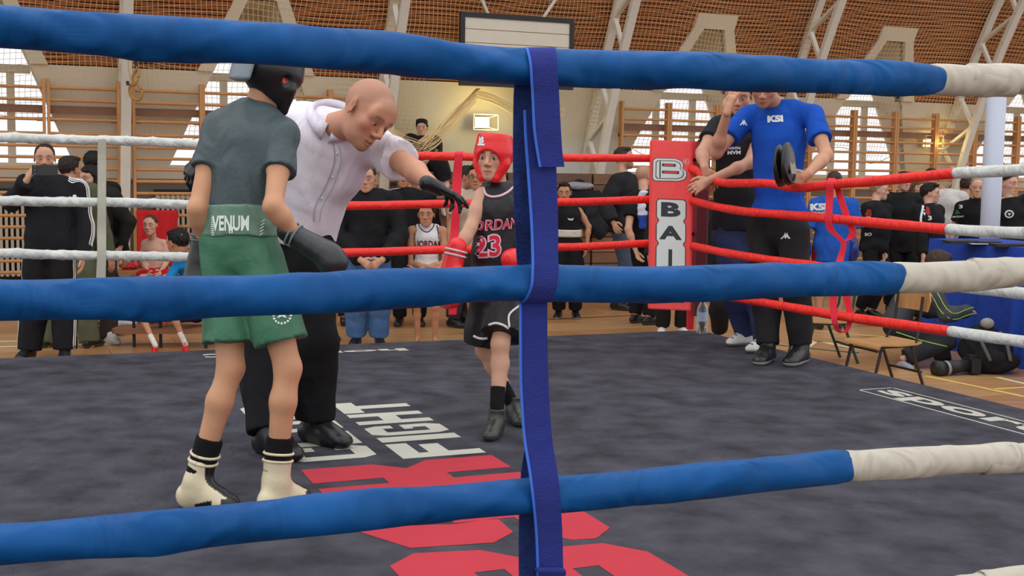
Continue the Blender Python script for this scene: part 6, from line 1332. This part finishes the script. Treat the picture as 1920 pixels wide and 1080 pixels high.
# crouching man beside the table
dK = 10.3
J = spect('man in a grey and black tracksuit with lime piping crouching beside the blue table', 1720, dK, 455, (.6, .75), SK1, dict(hair='fade', hairc=c3(62, 46, 36), buzz=.6), [shirt(c3(68, 72, 76), off=.04, hem=.2, name='jacket', kk=.05), pants(c3(44, 46, 50), off=.035)],
    over=dict(hd=W(1758, 500, dK), nk=W(1728, 520, dK), ch=W(1712, 545, dK), wa=W(1690, 580, dK+.05), pe=W(1680, 605, dK+.05), shL=W(1700, 525, dK+.25), shR=W(1736, 535, dK-.15), elR=W(1775, 590, dK-.25), wrR=W(1815, 583, dK-.1), elL=W(1720, 580, dK+.3), wrL=W(1790, 585, dK+.3),
              hipR=W(1682, 618, dK-.05), hipL=W(1676, 612, dK+.15), knR=W(1776, 640, dK-.15), knL=W(1758, 625, dK+.35), anR=W(1692, 672, dK-.2), anL=W(1770, 680, dK+.3), toeR=W(1722, 688, dK-.3), hnR=nrm(CR-CU*.05), pnR=-EZ), hands=('c', 'o'), head_dir=np.array([.85, .35, -.35]), shoes=dict(col=c3(150, 156, 168), sole=c3(222, 222, 226), s=1.0), hs=1.08, b=1.05)
q = MB(); n_ = nrm(J['wrR']-J['elR']); s2 = nrm(np.cross(n_, EZ)); c_ = J['wrR']-n_*.03; q.path([c_+s2*.046*math.cos(a)+np.cross(n_, s2)*.046*math.sin(a) for a in np.linspace(0, 6.283, 19)], .007, 6); q.build('lime_cuff', mat('lime_piping', rgb(170, 205, 90), .6), J['objs']['jacket'], smooth=True)
limb_stripes('lime_piping', [J['hipR']+EZ*.02, J['hipR']*.5+J['knR']*.5, J['knR']], TOC, (.13, .10), J['objs']['trousers'], 2, .007, .09, mat('lime_piping', rgb(170, 205, 90), .6)); limb_stripes('lime_piping', [J['shR'], J['elR'], J['wrR']], TOC, (.10, .065), J['objs']['jacket'], 2, .006, .05, mat('lime_piping', rgb(170, 205, 90), .6))
# ------------------------------------------------------------------ furniture and things on the right
P1, P2 = np.array([3.99, 11.6, 0]), np.array([4.57, 9.0, 0]); td = nrm(P2-P1); tw = np.cross(td, EZ)*-1
if tw[0] < 0: tw = -tw
tb = empty('judges_table', (P1+P2)/2+tw*.4); M_tc = mat('blue_tablecloth', rgb(24, 66, 168), .85, folds=.4, fscale=2.5, bump=.4, bscale=5, var=.10, vscale=2)
V = []; nx, nz = 60, 8
for i in range(nx+1):
    for j in range(nz+1): p = P1+(P2-P1)*i/nx; t = j/nz; V.append(p+EZ*(1.0*(1-t)+.005)-tw*(.02+.045*t*(1+math.sin(i*.9+math.sin(i*.37)*2))))
F = [[i*(nz+1)+j, (i+1)*(nz+1)+j, (i+1)*(nz+1)+j+1, i*(nz+1)+j+1] for i in range(nx) for j in range(nz)]
o = new('cloth_drape', np.array(V), F, M_tc, tb, None, None, True); q = MB(); q.box((P1+P2)/2+tw*.36+EZ*.99, (P2-P1)/2, tw*.36, EZ*.012); q.build('cloth_top', M_tc, tb)
for pe_ in (P1, P2):
    V = []
    for i in range(13):
        for j in range(9): t = j/8; V.append(pe_+tw*(.72*i/12)+(td if pe_ is P1 else -td)*(.02+.03*t*(1+math.sin(i*1.3)))+EZ*(1.0*(1-t)+.005))
    new('cloth_drape', np.array(V), [[i*9+j, (i+1)*9+j, (i+1)*9+j+1, i*9+j+1] for i in range(12) for j in range(8)], M_tc, tb, None, None, True)
tag(tb, 'long judges\' table under a blue cloth at the right edge', 'table')
for k_, (x, y, w_, l_) in enumerate(((1800, 446, .16, 'black laptop case lying on the blue table left of the white pole'), (1848, 447, .14, 'flat black equipment box on the blue table below the white pole'), (1895, 452, .20, 'black flat case on the blue table at the right edge'))):
    P = np.array(onz(x, y+10, 1.0)); q = MB(); q.bbox(P+EZ*.012, CR*w_*.8, nrm([0, 1, 0])*.10, EZ*.012, .15); o = q.build('equipment_case', M_iron); tag(o, l_, 'case')
for k_, (x, l_) in enumerate(((1838, 'white sheet of paper on the blue table below the white pole'), (1872, 'white sheet of paper on the blue table right of the white pole'))):
    q = MB(); q.box(np.array(onz(x, 458, 1.0))+EZ*.004-EY*-.1*0, CR*.09, nrm([0, 1, 0])*.06, EZ*.001); o = q.build('paper_sheet', mat('paper', rgb(225, 225, 225), .8)); tag(o, l_, 'paper')
q = MB(); pp = np.array(place(1849, 12.6)); q.cyl(pp, pp+EZ*2.52, .097, n=20); 
pb = empty('white_pole', pp); o = q.build('pole_sleeve', mat('white_pole_vinyl', rgb(192, 198, 214), .45), pb, smooth=True); bm = bmesh.new(); bm.from_mesh(o.data); bmesh.ops.triangulate(bm, faces=[f for f in bm.faces if len(f.verts) > 4]); bm.to_mesh(o.data); bm.free(); q = MB(); q.cyl(pp, pp+EZ*.04, .16, n=20); q.build('pole_base', M_iron, pb); tag(pb, 'tall white padded pole standing on the floor by the judges\' table', 'pole')
def school_chair(C, ang, lab, sh=.42, frame=None, sc=1.0):
    f = np.array([math.cos(ang), math.sin(ang), 0]); r = np.array([-f[1], f[0], 0]); frame = frame or mat('chair_frame', rgb(46, 36, 34), .4)
    root = empty('school_chair', C); wd, dp = .20*sc, .20*sc; wood = mat('chair_plywood', rgb(190, 142, 88), .4, var=.10, vscale=8, stretch=(1, 6, 1))
    prof_ = [(dp+.015, -.022), (dp, -.004), (dp-.03, .004), (0, -.004), (-dp+.04, .0), (-dp, .012)]
    V = []
    for x, z in prof_:
        for k_ in range(7): y = -1+k_/3; V.append(C+f*x+r*wd*y*(1-.06*(x < 0))+EZ*(sh+z))
    F = [[i*7+k_, i*7+k_+1, (i+1)*7+k_+1, (i+1)*7+k_] for i in range(5) for k_ in range(6)]; o = new('seat', np.array(V), F, wood, root); m_ = o.modifiers.new('t', 'SOLIDIFY'); m_.thickness = .012
    V = []
    for j in range(5):
        for k_ in range(7): y = -1+k_/3; z = sh+.23*sc+.16*sc*j/4; V.append(C-f*(dp+.02+.10*(z-sh)-.025*(1-y*y)*-1)+r*wd*y*(.97-.10*abs(j-2)/2)+EZ*z)
    F = [[i*7+k_, i*7+k_+1, (i+1)*7+k_+1, (i+1)*7+k_] for i in range(4) for k_ in range(6)]; o = new('backrest', np.array(V), F, wood, root); m_ = o.modifiers.new('t', 'SOLIDIFY'); m_.thickness = .012
    for sg in (-1, 1):
        s_ = r*wd*.86*sg
        q = MB(); q.path([C+s_+f*(dp+.03), C+s_+f*(dp-.05)+EZ*(sh-.03)], .012); q.build('leg', frame, root)
        q = MB(); q.path([C+s_-f*(dp+.06), C+s_-f*(dp-.08)+EZ*(sh-.03)], .012); q.build('leg', frame, root)
        q = MB(); q.path([C+s_+f*(dp-.05)+EZ*(sh-.02), C+s_-f*(dp-.04)+EZ*(sh-.02), C+s_*.8-f*(dp+.01)+EZ*(sh+.12), C+s_*.8-f*(dp+.035)+EZ*(sh+.34*sc)], .011); q.build('side_rail', frame, root)
    q = MB(); q.path([C-r*wd*.86+f*dp*.9+EZ*(sh-.05), C+r*wd*.86+f*dp*.9+EZ*(sh-.05)], .010); q.build('cross_bar', frame, root)
    q = MB(); q.path([C-r*wd*.86-f*dp*1.1+EZ*.14, C+r*wd*.86-f*dp*1.1+EZ*.14], .010); q.build('cross_bar', frame, root)
    tag(root, lab, 'chair', 'plywood school chairs beside the ring')
school_chair(np.array([2.78, 9.02, 0]), math.radians(202), 'empty plywood school chair with brown legs beside the crouching man', .36, None, 1.0)
school_chair(np.array([2.66, 10.35, 0]), math.radians(190), 'plywood school chair with a dark green frame half hidden by the coach in blue', .36, mat('green_chair_frame', rgb(24, 70, 58), .4))
# rucksack and camera on the floor
bgp = np.array(onz(1858, 700, 0)); V, Q = blob([('el', bgp+np.array([0, .15, .17]), I3, (.22, .16, .17)), ('el', bgp+np.array([.02, .0, .10]), I3, (.20, .12, .10)), ('el', bgp+np.array([-.02, .15, .30]), I3, (.12, .10, .08))], .012, .05, wr=(.008, 24, 8), cuts=[(bgp+EZ*.003, -EZ)])
rk = new('rucksack', V, Q, CLOTH, None, None, np.tile(c3(30, 29, 31), (len(V), 1)), True); tag(rk, 'black rucksack with grey straps lying on the floor against the blue table', 'bag')
for dx in (-.10, .08):
    q = MB(); q.path(catmull([bgp+np.array([dx, .06, .33]), bgp+np.array([dx*1.1, -.06, .26]), bgp+np.array([dx*.9+.03, -.13, .12])], 6), .016, 6); q.build('shoulder_strap', mat('grey_strap', rgb(88, 84, 80), .8), rk, smooth=True)
V, Q = blob([('el', bgp+np.array([-.02, .08, .40]), I3, (.055, .05, .045))], .008, .01); new('water_pouch', V, Q, CLOTH, rk, None, np.tile(c3(150, 145, 138), (len(V), 1)), True)
cmp_ = np.array(onz(1788, 703, 0)); cm = empty('camera_with_lens', cmp_); ld = nrm([-.95, -.3, 0]); ls_ = np.cross(ld, EZ)
q = MB(); q.bbox(cmp_+EZ*.075+np.array([.16, .05, 0]), ld*.045, ls_*.075, EZ*.055, .25); q.build('camera_body', M_iron, cm); q = MB(); q.bbox(cmp_+EZ*.14+np.array([.16, .05, 0]), ld*.035, ls_*.03, EZ*.018, .3); q.build('viewfinder_hump', M_iron, cm)
q = MB(); q.cyl(cmp_+EZ*.07+np.array([.12, .04, 0]), cmp_+EZ*.06+np.array([-.06, -.02, 0]), .048, .055, 18); q.build('lens_barrel', M_iron, cm, smooth=True); q = MB(); q.cyl(cmp_+EZ*.06+np.array([-.06, -.02, 0]), cmp_+EZ*.057+np.array([-.085, -.028, 0]), .060, .060, 18); q.build('lens_ring', mat('lens_grey', rgb(150, 150, 150), .4), cm, smooth=True); q = MB(); q.cyl(cmp_+EZ*.057+np.array([-.085, -.028, 0]), cmp_+EZ*.053+np.array([-.17, -.055, 0]), .060, .068, 18); q.build('lens_hood', M_iron, cm, smooth=True)
tag(cm, 'black camera with a large lens lying on the floor in front of the rucksack', 'camera')
# jackets heaped against the kit stack, bottle on the bench
for k_, (x, y, rx, rz, col, l_) in enumerate(((1085, 372, .26, .24, c3(34, 34, 38), 'black jacket heaped on the kit stack behind the boy in the black vest'), (1110, 400, .20, .22, c3(42, 43, 48), 'dark padded jacket hanging over the kit stack left of the bearded man'))):
    c_ = onpl(x, y, G_(0, .72), EY); V, Q = blob([('el', c_, np.stack([EX, EY, EZ], 1), (rx, .10, rz)), ('el', c_+EX*.1-EZ*.15, np.stack([EX, EY, EZ], 1), (rx*.7, .09, rz*.8))], .014, .06, wr=(.02, 16, 3+k_)); o = new('jacket', V, Q, CLOTH, None, None, np.tile(col, (len(V), 1)), True); tag(o, l_, 'jacket')
c_ = onpl(1078, 349, G_(0, .75), EY); V, Q = blob([('el', c_, np.stack([EX, EY, EZ], 1), (.27, .09, .05))], .012, .02, wr=(.01, 24, 9)); o = new('towel', V, Q, CLOTH, None, None, np.tile(c3(150, 152, 160), (len(V), 1)), True); tag(o, 'grey rolled towel on top of the heaped black jackets', 'towel')
